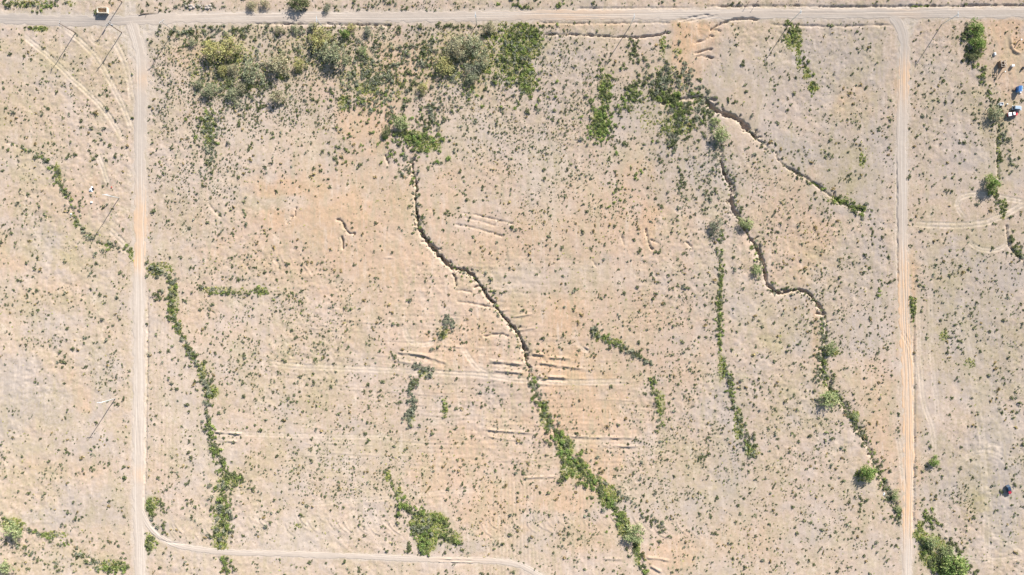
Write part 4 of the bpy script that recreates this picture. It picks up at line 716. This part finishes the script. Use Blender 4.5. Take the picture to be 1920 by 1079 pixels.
# --- single plants and their labels
LANDMARKS = [((l[0], l[1]), 'the '+l[4].split(' in the ')[0].split(' at the ')[0]) for l in []]
LM = [((197, 23), 'the rust-floored dumpster'), ((142, 62), 'the leftmost pole by the road junction'), ((229, 62), 'the wooden pole at the road junction'), ((327, 59), 'the pole right of the road junction'), ((222, 372), 'the upper white pole left of the road'), ((216, 748), 'the lower white pole left of the road'), ((607, 54), 'the pole by the yellow palo verde'), ((894, 46), 'the pole above the middle thicket'), ((1181, 50), 'the pole above the long trench'), ((1482, 42), 'the pole by the green patch'), ((1766, 46), 'the pole nearest the yard'),
 ((1887, 917), 'the dark blue car with a red bonnet'), ((1897, 214), 'the red pickup truck'), ((1909, 168), 'the blue shed'), ((1876, 122), 'the open timber frame'), ((170, 355), 'the white rubbish heap'), ((1859, 848), 'the small ring of tyre marks'), ((1815, 385), 'the loop of tyre tracks'), ((1852, 468), 'the lower arc of tyre tracks'),
 ((247, 472), 'the left road crossing of the wash'), ((264, 960), 'the fork of the white track'), ((412, 1030), 'the wash crossing on the white track'), ((800, 1047), 'the thicket on the white track'), ((985, 1063), 'the bend of the white track'), ((780, 430), 'the start of the central gully'), ((870, 508), 'the first bend of the central gully'), ((985, 655), 'the lower bend of the central gully'), ((993, 708), 'the end of the bare central gully'), ((1078, 872), 'the widest part of the central wash'), ((1140, 940), 'the narrowing of the central wash'), ((1322, 188), 'the head of the right gully'), ((1450, 290), 'the end of the deep right gully'), ((1592, 386), 'the tail of the diagonal green hedge'), ((1353, 315), 'the top of the second right gully'), ((1436, 520), 'the corner of the second right gully'), ((1518, 549), 'the hairpin of the second right gully'), ((1640, 870), 'the lower right wash'),
 ((1350, 600), 'the middle of the straight bush line'), ((1368, 720), 'the kink of the straight bush line'), ((1410, 848), 'the foot of the straight bush line'), ((650, 425), 'the hooked erosion scar'), ((550, 405), 'the small forked erosion scar'), ((910, 432), 'the twin slanting cuts'), ((1216, 452), 'the lone crooked crack'), ((1180, 70), 'the long trench under the top road'), ((1318, 75), 'the branching erosion under the top road'), ((1136, 821), 'the long scraped berm'), ((1040, 684), 'the stack of short berms'), ((785, 664), 'the berm left of the grey bush cluster'), ((430, 811), 'the twin berms by the left wash'), ((845, 610), 'the small grey bush cluster'), ((775, 740), 'the long grey bush cluster'), ((1165, 650), 'the slanting green hedge'), ((1234, 745), 'the short green streak'), ((1696, 200), 'the orange upper stretch of the right road'), ((1693, 420), 'the pale stretch of the right road'), ((1702, 650), 'the rutted middle of the right road'), ((1702, 850), 'the orange lower stretch of the right road'), ((262, 250), 'the upper stretch of the left road'), ((262, 410), 'the orange ruts on the left road'), ((260, 640), 'the plain middle of the left road'), ((261, 850), 'the lower stretch of the left road'), ((320, 565), 'the left wash below the road crossing'), ((388, 730), 'the thick foot of the left wash'), ((428, 895), 'the green elbow of the lower left wash'), ((108, 330), 'the upper left wash'), ((150, 165), 'the long double tyre track'), ((392, 245), 'the band under the top-left thicket'), ((965, 90), 'the dense green block under the top road'), ((985, 165), 'the lower tip of the dense green block'), ((1128, 230), 'the green upright thicket'), ((1270, 210), 'the ring of bushes by the gully head'), ((1188, 100), 'the small clump below the trench'), ((1498, 100), 'the green streak near the right pole'), ((1710, 575), 'the bush row against the right road'), ((800, 985), 'the big round thicket at the bottom'), ((735, 895), 'the green tuft above the bottom thicket'), ((690, 170), 'the grey thicket left of the gully head'), ((545, 990), 'the curved furrows at the bottom'), ((920, 985), 'the right curved furrows at the bottom'), ((700, 690), 'the pale cross track'), ((1010, 330), 'the pale bare crust'), ((1560, 120), 'the bare grey flat top right'), ((1830, 600), 'the grey flat right of the road'), ((60, 750), 'the grey flat at left'), ((30, 480), 'the orange patch at the left edge')]
LM += [((t_[0], t_[1]), 'the '+t_[4].split(' in the top')[0].split(' of the two')[0]) for t_ in TREES if len(t_[4].split()) <= 9]
LMXY = np.array([l[0] for l in LM], float)
ORD = ['nearest', 'second', 'third', 'fourth', 'fifth', 'sixth', 'seventh', 'eighth', 'ninth', 'tenth', 'eleventh', 'twelfth', 'thirteenth', 'fourteenth', 'fifteenth', 'sixteenth', 'seventeenth', 'eighteenth', 'nineteenth', 'twentieth']
LOOK = {'creosote': 'olive', 'dry': 'dry tan', 'grey': 'grey-green', 'dark': 'dark green', 'green': 'fresh green', 'lush': 'lush green', 'paleolive': 'pale olive'}
def label_all(px, py, pals, noun):
    d2 = (px[:, None]-LMXY[:, 0])**2+(py[:, None]-LMXY[:, 1])**2; nearest = d2.argmin(1); out = [None]*len(px); bins = {}
    for i in range(len(px)):
        k = nearest[i]; dx, dy = px[i]-LMXY[k, 0], py[i]-LMXY[k, 1]
        side = ('right of' if dx > 0 else 'left of') if abs(dx) > abs(dy) else ('below' if dy > 0 else 'above')
        bins.setdefault((k, side, LOOK[pals[i]]), []).append((d2[i, k], i))
    for (k, side, look), lst in bins.items():
        lst.sort()
        for n, (_, i) in enumerate(lst):
            lead = '' if len(lst) == 1 else (ORD[min(n, 19)]+' ')
            out[i] = '%s%s %s %s %s' % (lead, look, noun, side, LM[k][1])
    return out
def individuals(name, cat, group, noun, idx, px, py, rad, pals, nleaf, squash, leaf, clumps, seed):
    rng = np.random.default_rng(seed); protos = {}
    labs = label_all(px[idx], py[idx], pals[idx], noun)
    for n, i in enumerate(idx):
        k = (pals[i], n % 3)
        if k not in protos:
            v, c = bush_template(rng, pals[i], nleaf, squash*rng.uniform(.85, 1.2), leaf, clumps); protos[k] = np_mesh(name, v, quad_idx(len(v)), M_LEAF, c*rng.uniform(.85, 1.15))
        x, y = float(X(px[i])), float(Y(py[i])); o = link(name, protos[k]); o.location = (x, y, hz(x, y)-.04); s = rad[i]*.25
        o.rotation_euler = (0, 0, rng.uniform(0, 6.28)); o.scale = (s*rng.uniform(.85, 1.15), s*rng.uniform(.85, 1.15), s*rng.uniform(.85, 1.15)); tag(o, labs[n], cat, group)
inside = lambda x, y: (x > 2) & (x < 1918) & (y > 2) & (y < 1077)
ko = kept[np.argsort(-br[kept])]; vis = ko[inside(bx[ko], by[ko])]
big_b = vis[:300]; rest_b = np.setdiff1d(kept, big_b)
individuals('wash_bush', 'bush', 'bushes crowding the washes and thickets', 'bush', big_b, bx, by, br, bpal, 170, .85, .15, 11, 5)
scatter_stuff('wash_undergrowth', 'smaller green and grey bushes filling the washes and thickets', bx[rest_b], by[rest_b], br[rest_b]*.25, bpal[rest_b], 84, 6, .85, .19, 9)
so = np.argsort(-sr); so = so[inside(sx[so], sy[so])]; big_s = so[:300]; rest_s = np.setdiff1d(np.arange(len(sx)), big_s)
individuals('desert_shrub', 'shrub', 'shrubs dotted over the open desert', 'shrub', big_s, sx, sy, sr, spal, 60, .75, .24, 7, 8)
scatter_stuff('desert_scrub', 'thousands of small shrubs dotted over the open desert', sx[rest_s], sy[rest_s], sr[rest_s]*.25, spal[rest_s], 26, 9, .70, .36, 5)
# --- tiny dry tufts over all, and green weeds in the damp patches
n = 15000; wx_ = R.uniform(-60, 1980, n); wy_ = R.uniform(-40, 1120, n); ok = (sample(road_d, wx_, wy_) > 1) & (vnoise(wx_, wy_, 30, 71, 3) > R.random(n)*.9) & (sample(track, wx_, wy_) < .3) & (sample(gully, wx_, wy_) < .5)
wx_, wy_ = wx_[ok], wy_[ok]
scatter_stuff('dry_tufts', 'tiny dry grass tufts sprinkled across the soil', wx_, wy_, R.uniform(.14, .34, len(wx_)), R.choice(['dry', 'creosote', 'straw'], len(wx_)), 7, 12, .8, .5, 3)['category'] = 'grass'
n = 38000; tx_ = R.uniform(-60, 1980, n); ty_ = R.uniform(-40, 1120, n)
pr = .12+.75*sstep(.45, .72, vnoise(tx_, ty_, 40, 171, 4))+.6*sample(olive, tx_, ty_)+.5*np.clip(dens(tx_, ty_)/.02, 0, 1); ok = (R.random(n) < pr*.62) & (sample(road_d, tx_, ty_) > 1) & (sample(track, tx_, ty_) < .3) & (sample(gully, tx_, ty_) < .5) & (sample(road_soft, tx_, ty_) < .6)
tx_, ty_ = tx_[ok], ty_[ok]
scatter_stuff('spring_tufts', 'low yellow-olive tufts sprinkled over the desert soil', tx_, ty_, R.uniform(.25, .65, len(tx_)), R.choice(['paleolive', 'weed', 'creosote', 'straw'], len(tx_), p=[.3, .25, .3, .15]), 8, 14, .4, .42, 4)['category'] = 'grass'
wpx, wpy = [], []
for cx, cy, rx, ry, s in GRASS:
    m = int(rx*ry*3.14*.20*min(s, 1.1)); a = R.uniform(0, 6.28, m); d_ = np.sqrt(R.random(m))*1.1; wpx.append(cx+rx*d_*np.cos(a)); wpy.append(cy+ry*d_*np.sin(a))
wpx, wpy = np.concatenate(wpx), np.concatenate(wpy); ok = sample(road_d, wpx, wpy) > 0; wpx, wpy = wpx[ok], wpy[ok]
scatter_stuff('green_weeds', 'bright green weeds spread in the damp hollows', wpx, wpy, R.uniform(.3, .75, len(wpx)), R.choice(['weed', 'green', 'weed'], len(wpx)), 12, 13, .45, .38, 4)['category'] = 'weeds'

# ------------------------------------------------------------------ utility poles
def pole(px, py, h, lab, wood=True, arms=1, transformer=False, arm_dir=0.0, mat=None):
    mat = mat or (M_WOOD if wood else M_GALV)
    x, y = float(X(px)), float(Y(py)); t = empty('utility_pole', (x, y, hz(x, y)), arm_dir); tag(t, lab, 'pole', 'poles of the power line')
    b = MB(); b.tube([(0, 0, -.3), (0, 0, h*.5), (0, 0, h)], [.20, .17, .13], 10); b.build('shaft', mat, t, smooth=True)
    for k in range(arms):
        z = h-.35-k*.9; b = MB(); b.box((0, .17, z), (2.6, .13, .15)); b.build('crossarm', mat, t)
        for xx in (-1.15, -.45, .45, 1.15):
            b = MB(); b.tube([(xx, .17, z+.07), (xx, .17, z+.17), (xx, .17, z+.30), (xx, .17, z+.38)], [.05, .12, .10, .05], 8); b.build('insulator', M_PORC, t)
    if transformer:
        b = MB(); b.tube([(.45, 0, h-3.3), (.45, 0, h-3.2), (.45, 0, h-2.2), (.45, 0, h-2.05)], [.26, .32, .32, .2], 12); b.build('transformer', M_GREYSTEEL, t)
    return t
pole(142.5, 62.5, 11.2, 'brown wooden pole with white insulators, left of the road junction', arms=1, arm_dir=math.radians(80))
pole(229, 62, 11.2, 'brown wooden pole with double crossarms at the road junction', arms=2, arm_dir=math.radians(45), transformer=True)
pole(230, 5, 11.5, 'wooden pole at the top edge beside the dumpster, casting a shadow across the road', arms=1, transformer=True, arm_dir=math.radians(15))
pole(327, 59, 11.6, 'thin grey pole just right of the road junction', mat=M_GREYWOOD, arm_dir=math.radians(35))
pole(222.5, 371.5, 11.0, 'whitish pole leaning out beside the small white rubbish heap', wood=False, arm_dir=math.radians(5))
pole(216.5, 747.5, 12.2, 'whitish pole left of the lower left road, farthest down the picture', wood=False, arm_dir=math.radians(5))
pole(607, 54, 11.8, 'pale pole rising out of the trees behind the yellow palo verde', wood=False, arm_dir=math.radians(90))
pole(894, 46, 11.8, 'pale pole beside the tan bare tree above the middle thicket', wood=False, arm_dir=math.radians(90))
pole(1181, 50, 11.8, 'pale pole between the top road and the long trench', wood=False, arm_dir=math.radians(90))
pole(1481.5, 41.5, 12.2, 'pale pole beside the green patch under the top road', wood=False, arm_dir=math.radians(90))
pole(1766, 46, 12.2, 'pale pole between the right road and the big deep green trees', wood=False, arm_dir=math.radians(90))
def post(px, py, h, lab, mat, r=.09, cap=None, group=None):
    x, y = float(X(px)), float(Y(py)); t = empty('wooden_post', (x, y, hz(x, y))); tag(t, lab, 'post', group)
    b = MB(); b.tube([(0, 0, -.3), (0, 0, h-.05), (0, 0, h)], [r, r, r*.7], 8); b.build('stake', mat, t)
    b = MB(); b.box((0, 0, h+.03), (r*3, r*3, .08)); b.build('cap', cap or mat, t)
post(1401, 8.5, 2.4, 'left of two short posts on the far side of the top road', M_WOOD, .1, None, 'posts by the top road')
post(1417, 7.5, 2.8, 'right of two short posts on the far side of the top road', M_WOOD, .1, None, 'posts by the top road')
post(1880.5, 136.5, 1.8, 'post with a pale cap below the open timber frame', M_WOOD, .16, M_WHITE)
post(1911, 76.5, 2.0, 'dark stake with a pale cap inside the ring of heaped soil', M_WOOD, .2, M_WHITE)

# ------------------------------------------------------------------ open steel dumpster by the top road
def dumpster(px, py, rz, lab):
    x, y = float(X(px)), float(Y(py)); t = empty('dumpster', (x, y, hz(x, y)), rz); tag(t, lab, 'dumpster')
    L, W, H = 4.7, 2.5, 1.55
    b = MB(); b.box((0, 0, .22), (L-.1, W-.1, .12)); b.build('floor', M_RUST, t)
    for sy_ in (-1, 1):
        b = MB(); b.box((0, sy_*(W/2-.04), .16+H/2), (L, .08, H)); w = b.build('side_wall', M_CREAM, t)
        b = MB()
        for k in range(7): b.box((-L/2+.35+k*.66, sy_*(W/2+.05), .16+H/2), (.1, .10, H-.1))
        b.build('rib', M_CREAM, w)
        b = MB(); b.box((0, sy_*(W/2-.02), .2+H), (L+.1, .20, .10)); b.build('rim', M_CREAM, t)
    for sx_ in (-1, 1):
        b = MB(); b.box((sx_*(L/2-.04), 0, .16+H/2), (.08, W-.17, H)); b.build('end_wall', M_CREAM, t)
        b = MB(); b.box((sx_*(L/2-.05), 0, .203+H), (.34 if sx_ > 0 else .22, W-.25, .10)); b.build('rim', M_CREAM, t)
    for sx_ in (-1, 1):
        for sy_ in (-1, 1):
            b = MB(); b.tube([(sx_*1.8, sy_*.9-.1, .12), (sx_*1.8, sy_*.9+.1, .12)], .13, 10); b.build('roller', M_GREYSTEEL, t)
dumpster(196.6, 22.5, math.radians(-1), 'open cream steel dumpster with a rusty orange floor above the top road')

# ------------------------------------------------------------------ vehicles (front towards local +X)
def car(px, py, rz, lab, kind, L, W, paint, roof_paint, bed=None, roof_h=1.5, cab=(-.32, .22), hood_paint=None, name='parked_car'):
    x, y = float(X(px)), float(Y(py)); t = empty(name, (x, y, hz(x, y)+.02), rz); tag(t, lab, kind)
    hw = W/2; zb, zw = .32, .92
    st = [(-.5, .84, .50, .80), (-.48, .93, .36, .88), (-.36, 1, .30, .93), (0, 1, .30, .93), (.26, 1, .30, .92), (.42, .96, .32, .82), (.485, .88, .38, .70), (.5, .78, .46, .62)]
    rings = []
    for f, w, z0, z1 in st:
        xx = f*L; ww = hw*w
        rings.append([(xx, -ww*.96, z0), (xx, -ww, (z0+z1)/2), (xx, -ww*.93, z1-.05), (xx, -ww*.80, z1), (xx, ww*.80, z1), (xx, ww*.93, z1-.05), (xx, ww, (z0+z1)/2), (xx, ww*.96, z0)])
    b = MB(); b.loft(rings); b.build('body', paint, t, smooth=False)
    x0, x1 = cab[0]*L, cab[1]*L; xr0, xr1 = x0+.09*L*(1 if not bed else .25), x1-.12*L; wb, wr = hw*.90, hw*.74
    b = MB(); lo = [(x0, -wb, zw-.02), (x1, -wb, zw-.02), (x1, wb, zw-.02), (x0, wb, zw-.02)]; hi = [(xr0, -wr, roof_h-.05), (xr1, -wr, roof_h-.05), (xr1, wr, roof_h-.05), (xr0, wr, roof_h-.05)]
    b.loft([lo, hi]); b.build('cabin', paint, t)
    b = MB(); b.loft([[(xr0-.02, -wr-.01, roof_h-.05), (xr1+.02, -wr-.01, roof_h-.05), (xr1+.02, wr+.01, roof_h-.05), (xr0-.02, wr+.01, roof_h-.05)], [(xr0+.06, -wr+.07, roof_h+.01), (xr1-.06, -wr+.07, roof_h+.01), (xr1-.06, wr-.07, roof_h+.01), (xr0+.06, wr-.07, roof_h+.01)]]); b.build('roof', roof_paint, t)
    def pane(nm, q, off):
        q = [Vector(p) for p in q]; c = sum(q, Vector())/4; n_ = (q[1]-q[0]).cross(q[2]-q[0]).normalized()
        if n_.dot(Vector(off)) < 0: n_ = -n_
        ins = [c+(p-c)*.86 for p in q]; b = MB(); b.loft([[p-n_*.004 for p in ins], [p+n_*.014 for p in ins]]); b.build(nm, M_GLASS, t)
    pane('windscreen', [lo[1], lo[2], hi[2], hi[1]], (1, 0, .5)); pane('rear_window', [lo[0], lo[3], hi[3], hi[0]], (-1, 0, .5))
    for s_ in (-1, 1):
        k0, k1 = (0, 1) if s_ < 0 else (3, 2); mlo = (Vector(lo[k0])+Vector(lo[k1]))/2; mhi = (Vector(hi[k0])+Vector(hi[k1]))/2
        pane('side_window', [lo[k0], mlo, mhi, hi[k0]], (0, s_, .4)); pane('side_window', [mlo, lo[k1], hi[k1], mhi], (0, s_, .4))
        for f in (-.30, .31):
            w = MB(); w.tube([(f*L, s_*(hw-.20), .33), (f*L, s_*(hw-.18), .33), (f*L, s_*(hw-.02), .33), (f*L, s_*(hw+.01), .33)], [.27, .33, .33, .28], 16); wo = w.build('wheel', M_TYRE, t)
            w = MB(); w.tube([(f*L, s_*(hw+.005), .33), (f*L, s_*(hw+.025), .33)], [.21, .19], 12); w.build('rim', M_RIM, wo)
        b = MB(); b.box((.475*L, s_*hw*.66, .66), (.16, .30, .12)); b.build('headlight', M_LAMP, t)
        b = MB(); b.box((-.492*L, s_*hw*.72, .70), (.06, .22, .16)); b.build('tail_light', M_TAIL, t)
        b = MB(); b.box((x1-.25, s_*(hw+.07), 1.0), (.12, .18, .12)); b.build('mirror', paint, t)
    if hood_paint:
        b = MB(); b.loft([[(x1-.04, -hw*.78, .915), (.44*L, -hw*.74, .825), (.44*L, hw*.74, .825), (x1-.04, hw*.78, .915)], [(x1-.02, -hw*.74, .95), (.43*L, -hw*.70, .85), (.43*L, hw*.70, .85), (x1-.02, hw*.74, .95)]]); b.build('bonnet', hood_paint, t)
    if bed:
        b = MB(); b0, b1 = -.485*L, cab[0]*L-.12; cxx = (b0+b1)/2
        b.loft([[(b0, -hw*.88, .90), (b1, -hw*.88, .90), (b1, hw*.88, .90), (b0, hw*.88, .90)], [(b0+.04, -hw*.84, 1.18), (b1-.04, -hw*.84, 1.18), (b1-.04, hw*.84, 1.18), (b0+.04, hw*.84, 1.18)], [(b0+.12, -hw*.74, 1.24), (b1-.12, -hw*.74, 1.24), (b1-.12, hw*.74, 1.24), (b0+.12, hw*.74, 1.24)]]); b.build('bed_cover', bed, t)
    return t
car(1888.6, 917.2, math.radians(-71), 'small dark blue car with a red bonnet parked on bare ground', 'car', 4.5, 1.85, M_NAVY, M_NAVY, roof_h=1.5, hood_paint=M_RED, cab=(-.46, .17))
car(1896.6, 215.0, math.radians(9), 'red pickup truck with a white roof and a white covered bed', 'pickup truck', 4.9, 1.9, M_RED, M_WHITE, bed=M_WHITE, roof_h=1.62, cab=(-.10, .26), name='pickup_truck')
car(1904.5, 204.0, math.radians(-4), 'silver blue van parked just above the red pickup', 'van', 4.4, 1.95, M_SILVER, M_SILVER, roof_h=2.0, cab=(-.47, .30), name='parked_van')

# ------------------------------------------------------------------ yard things at the right edge
def at(px, py, dz=0.0): x, y = float(X(px)), float(Y(py)); return (x, y, hz(x, y)+dz)
t = empty('timber_frame', at(1875.5, 122.5), math.radians(4)); tag(t, 'open unroofed timber frame shelter with pale beams in the dirt yard', 'frame shelter')
for sx_ in (-1, 1):
    for sy_ in (-1.5, 0, 1.5):
        b = MB(); b.box((sx_*1.05, sy_, 1.2), (.14, .14, 2.6)); b.build('post', M_BROWN, t)
    b = MB(); b.box((sx_*1.05, 0, 2.58), (.16, 3.3, .16)); b.build('top_beam', M_PALEWOOD, t)
    b = MB(); b.box((sx_*1.05, 0, .95), (.05, 3.1, 1.8)); b.build('side_panel', M_BROWN, t)
for sy_ in (-1.5, -.5, .9):
    b = MB(); b.box((0, sy_, 2.72), (2.5, .12, .12)); b.build('rafter', M_PALEWOOD, t)
b = MB(); b.box((.1, .2, 2.85), (.14, 2.6, .12), .08); b.build('ridge_board', M_PALEWOOD, t)
b = MB(); b.box((0, 0, .08), (1.9, 2.9, .16)); b.build('floor_deck', M_BROWN, t)
t = empty('storage_shed', at(1908.0, 168.5), math.radians(-3)); tag(t, 'small blue shed with one light blue roof slope in the dirt yard', 'shed')
b = MB(); b.box((0, 0, 1.0), (1.5, 2.5, 2.0)); b.build('wall', M_BLUE, t)
b = MB(); b.loft([[(-.82, -1.32, 1.98), (.35, -1.32, 2.38), (.35, 1.32, 2.38), (-.82, 1.32, 1.98)], [(-.82, -1.32, 2.06), (.35, -1.32, 2.46), (.35, 1.32, 2.46), (-.82, 1.32, 2.06)]]); b.build('roof_slope', M_BLUE, t)
b = MB(); b.loft([[(.36, -1.32, 2.38), (.9, -1.32, 1.98), (.9, 1.32, 1.98), (.36, 1.32, 2.38)], [(.36, -1.32, 2.46), (.9, -1.32, 2.06), (.9, 1.32, 2.06), (.36, 1.32, 2.46)]]); b.build('roof_slope', M_LBLUE, t)
b = MB(); b.box((0, -1.27, .95), (.8, .05, 1.8)); d_ = b.build('door', M_LBLUE, t); b = MB(); b.box((.3, -1.32, .95), (.06, .06, .14)); b.build('handle', M_GREYSTEEL, d_)
t = empty('water_tote', at(1897.6, 124.2), math.radians(12)); tag(t, 'white plastic water tote beside an olive shrub in the dirt yard', 'water tank')
b = MB(); b.box((0, 0, .08), (1.25, 1.05, .16)); b.build('pallet', M_PALEWOOD, t); b = MB(); b.box((0, 0, .72), (1.2, 1.0, 1.1)); b.build('tank', M_WHITE, t, .08); b = MB(); b.tube([(0, 0, 1.26), (0, 0, 1.34)], .2, 12); b.build('lid', M_WHITE, t)
b = MB()
for k in range(4): b.box((0, 0, .35+k*.27), (1.24, 1.04, .025))
b.build('cage', M_GALV, t)
t = empty('utility_trailer', at(1876.2, 196.0), math.radians(184)); tag(t, 'white open utility trailer with a pointed drawbar beside the olive tree', 'trailer')
for sy_ in (-1, 1):
    b = MB(); b.box((0, sy_*.62, .66), (1.7, .14, .30)); b.build('side_rail', M_WHITE, t)
    b = MB(); b.tube([(.84, sy_*.56, .52), (1.75, 0, .52)], .07, 6); b.build('drawbar', M_WHITE, t)
    w = MB(); w.tube([(-.1, sy_*.72, .3), (-.1, sy_*.74, .3), (-.1, sy_*.88, .3), (-.1, sy_*.9, .3)], [.24, .3, .3, .24], 14); w.build('wheel', M_TYRE, t)
for sx_ in (-1, 1):
    b = MB(); b.box((sx_*.80, 0, .66), (.14, 1.1, .30)); b.build('end_rail', M_WHITE, t)
b = MB(); b.box((0, 0, .50), (1.46, 1.1, .06)); b.build('bed_floor', M_GREYSTEEL, t)
def junk(name, cat, px, py, lab, dims, mat, rz=0.0, lid=None):
    t = empty(name, at(px, py), rz); tag(t, lab, cat); L, W, H = dims
    b = MB(); b.box((0, 0, H/2-.02), (L, W, H), 0, .88); b.build('casing', mat, t, .05)
    b = MB(); b.box((L*.05, 0, H+.01), (L*.7, W*.7, .06), .1); b.build('lid', lid or mat, t, .02)
    b = MB(); b.box((L*.48, 0, H*.5), (.06, W*.5, .06)); b.build('handle', M_GREYSTEEL, t)
junk('discarded_fridge', 'fridge', 1865.0, 101.6, 'discarded white fridge lying left of the open yard', (.9, 1.5, .65), M_WHITE, .15)
junk('white_bucket', 'bucket', 1887.8, 196.0, 'small white bucket between the trailer and the silver van', (.6, .6, .7), M_WHITE, .4)
junk('white_crate', 'crate', 1913.0, 174.0, 'white crate at the lower right corner of the blue shed', (.8, .7, .6), M_WHITE, .1)
junk('dark_drum', 'drum', 1915.3, 166.5, 'dark green drum right of the blue shed', (.9, .9, 1.0), solid('dark_green_paint', (.03, .07, .06), .5), .2)
junk('scrap_stack', 'scrap', 1902.0, 168.0, 'low stack of brown boards left of the blue shed', (1.6, 1.1, .5), M_BROWN, .7)
junk('dark_toolbox', 'box', 1917.5, 128.5, 'dark metal box at the right edge level with the water tote', (.8, 1.5, .9), M_BLACK, -.5)
junk('white_sheet_metal', 'scrap', 1655.5, 925.5, 'strip of white sheet metal lying in the wash near the right road', (.6, 1.6, .25), M_WHITE, -.3)
junk('red_jug', 'jug', 208.6, 351.5, 'small red jug on the ground above the white pole', (.55, .9, .35), solid('red_plastic', (.42, .09, .06), .5), .1)
junk('white_box', 'box', 170.3, 379.5, 'white box lying alone below the white rubbish heap', (.9, .8, .5), M_WHITE, .5)
junk('white_bag', 'bag', 131.5, 401.5, 'white bag caught at the left wash above its dark tree', (.7, .6, .4), M_WHITE, .2)
t = empty('rubbish_heap', at(169.6, 355.5), .2); tag(t, 'heap of white rubbish bags dumped left of the left road', 'rubbish heap')
for k, (dx, dy, s_) in enumerate([(0, 0, .75), (.55, .95, .5), (-.5, -.3, .6), (.2, -.85, .45)]):
    b = MB(); n_ = 9
    b.loft([[(dx+math.cos(a*6.283/n_)*s_*q*(1+.15*math.sin(a*2.3+k)), dy+math.sin(a*6.283/n_)*s_*q, z_*s_*1.2) for a in range(n_)] for z_, q in ((-.05, .7), (.25, 1.05), (.6, .85), (.8, .45), (.9, .12))]); b.build('rubbish_bag', M_WHITE, t)
b = MB(); b.box((1.0, .1, .3), (.7, .9, .6), .4); b.build('dark_bin', M_BLACK, t)
# fallen branches beside the top road and the pale rubble pile
t = empty('fallen_branch', at(274, 26.5), 0); tag(t, 'dead fallen branch with bare forks beside the top road', 'branch')
b = MB(); b.tube([(-3.2, -.9, .15), (-1, -.2, .25), (1.5, .1, .3), (6, .3, .2)], [.16, .2, .16, .05], 6); b.build('limb', M_BARK, t)
for p_ in ([(-1.2, -.3, .3), (-.7, .8, .9), (-.2, 1.8, 1.0)], [(-2.2, -.6, .3), (-2.8, .5, .8), (-3.1, 1.6, 1.1)], [(.8, 0, .3), (.2, -1.0, .6), (.1, -1.7, .5)]):
    b = MB(); b.tube(p_, [.1, .07, .03], 5); b.build('fork', M_BARK, t)
side = [('leftmost', 0), ('', 1)]
rr_ = random.Random(4); spots = sorted([(346+rr_.uniform(0, 54), 12.5+rr_.uniform(-2.5, 4.0)) for _ in range(16)])
rocks = []
for i, (px, py) in enumerate(spots):
    b = MB(); s_ = rr_.uniform(.5, .85); n_ = 7; ph = rr_.uniform(0, 6)
    b.loft([[(math.cos(a*6.283/n_+ph)*s_*q*rr_.uniform(.8, 1.2), math.sin(a*6.283/n_+ph)*s_*q*rr_.uniform(.7, 1.1), z_*s_) for a in range(n_)] for z_, q in ((-.2, .9), (.25, 1.0), (.6, .7), (.72, .25))])
    o = b.build('concrete_chunk', M_STONE); o.location = at(px, py)
    pos = 'leftmost chunk' if i == 0 else ('rightmost chunk' if i == len(spots)-1 else '%s chunk from the left' % ORD[i])
    tag(o, pos+' in the row of pale rubble above the top road', 'rubble', 'pale rubble above the top road')
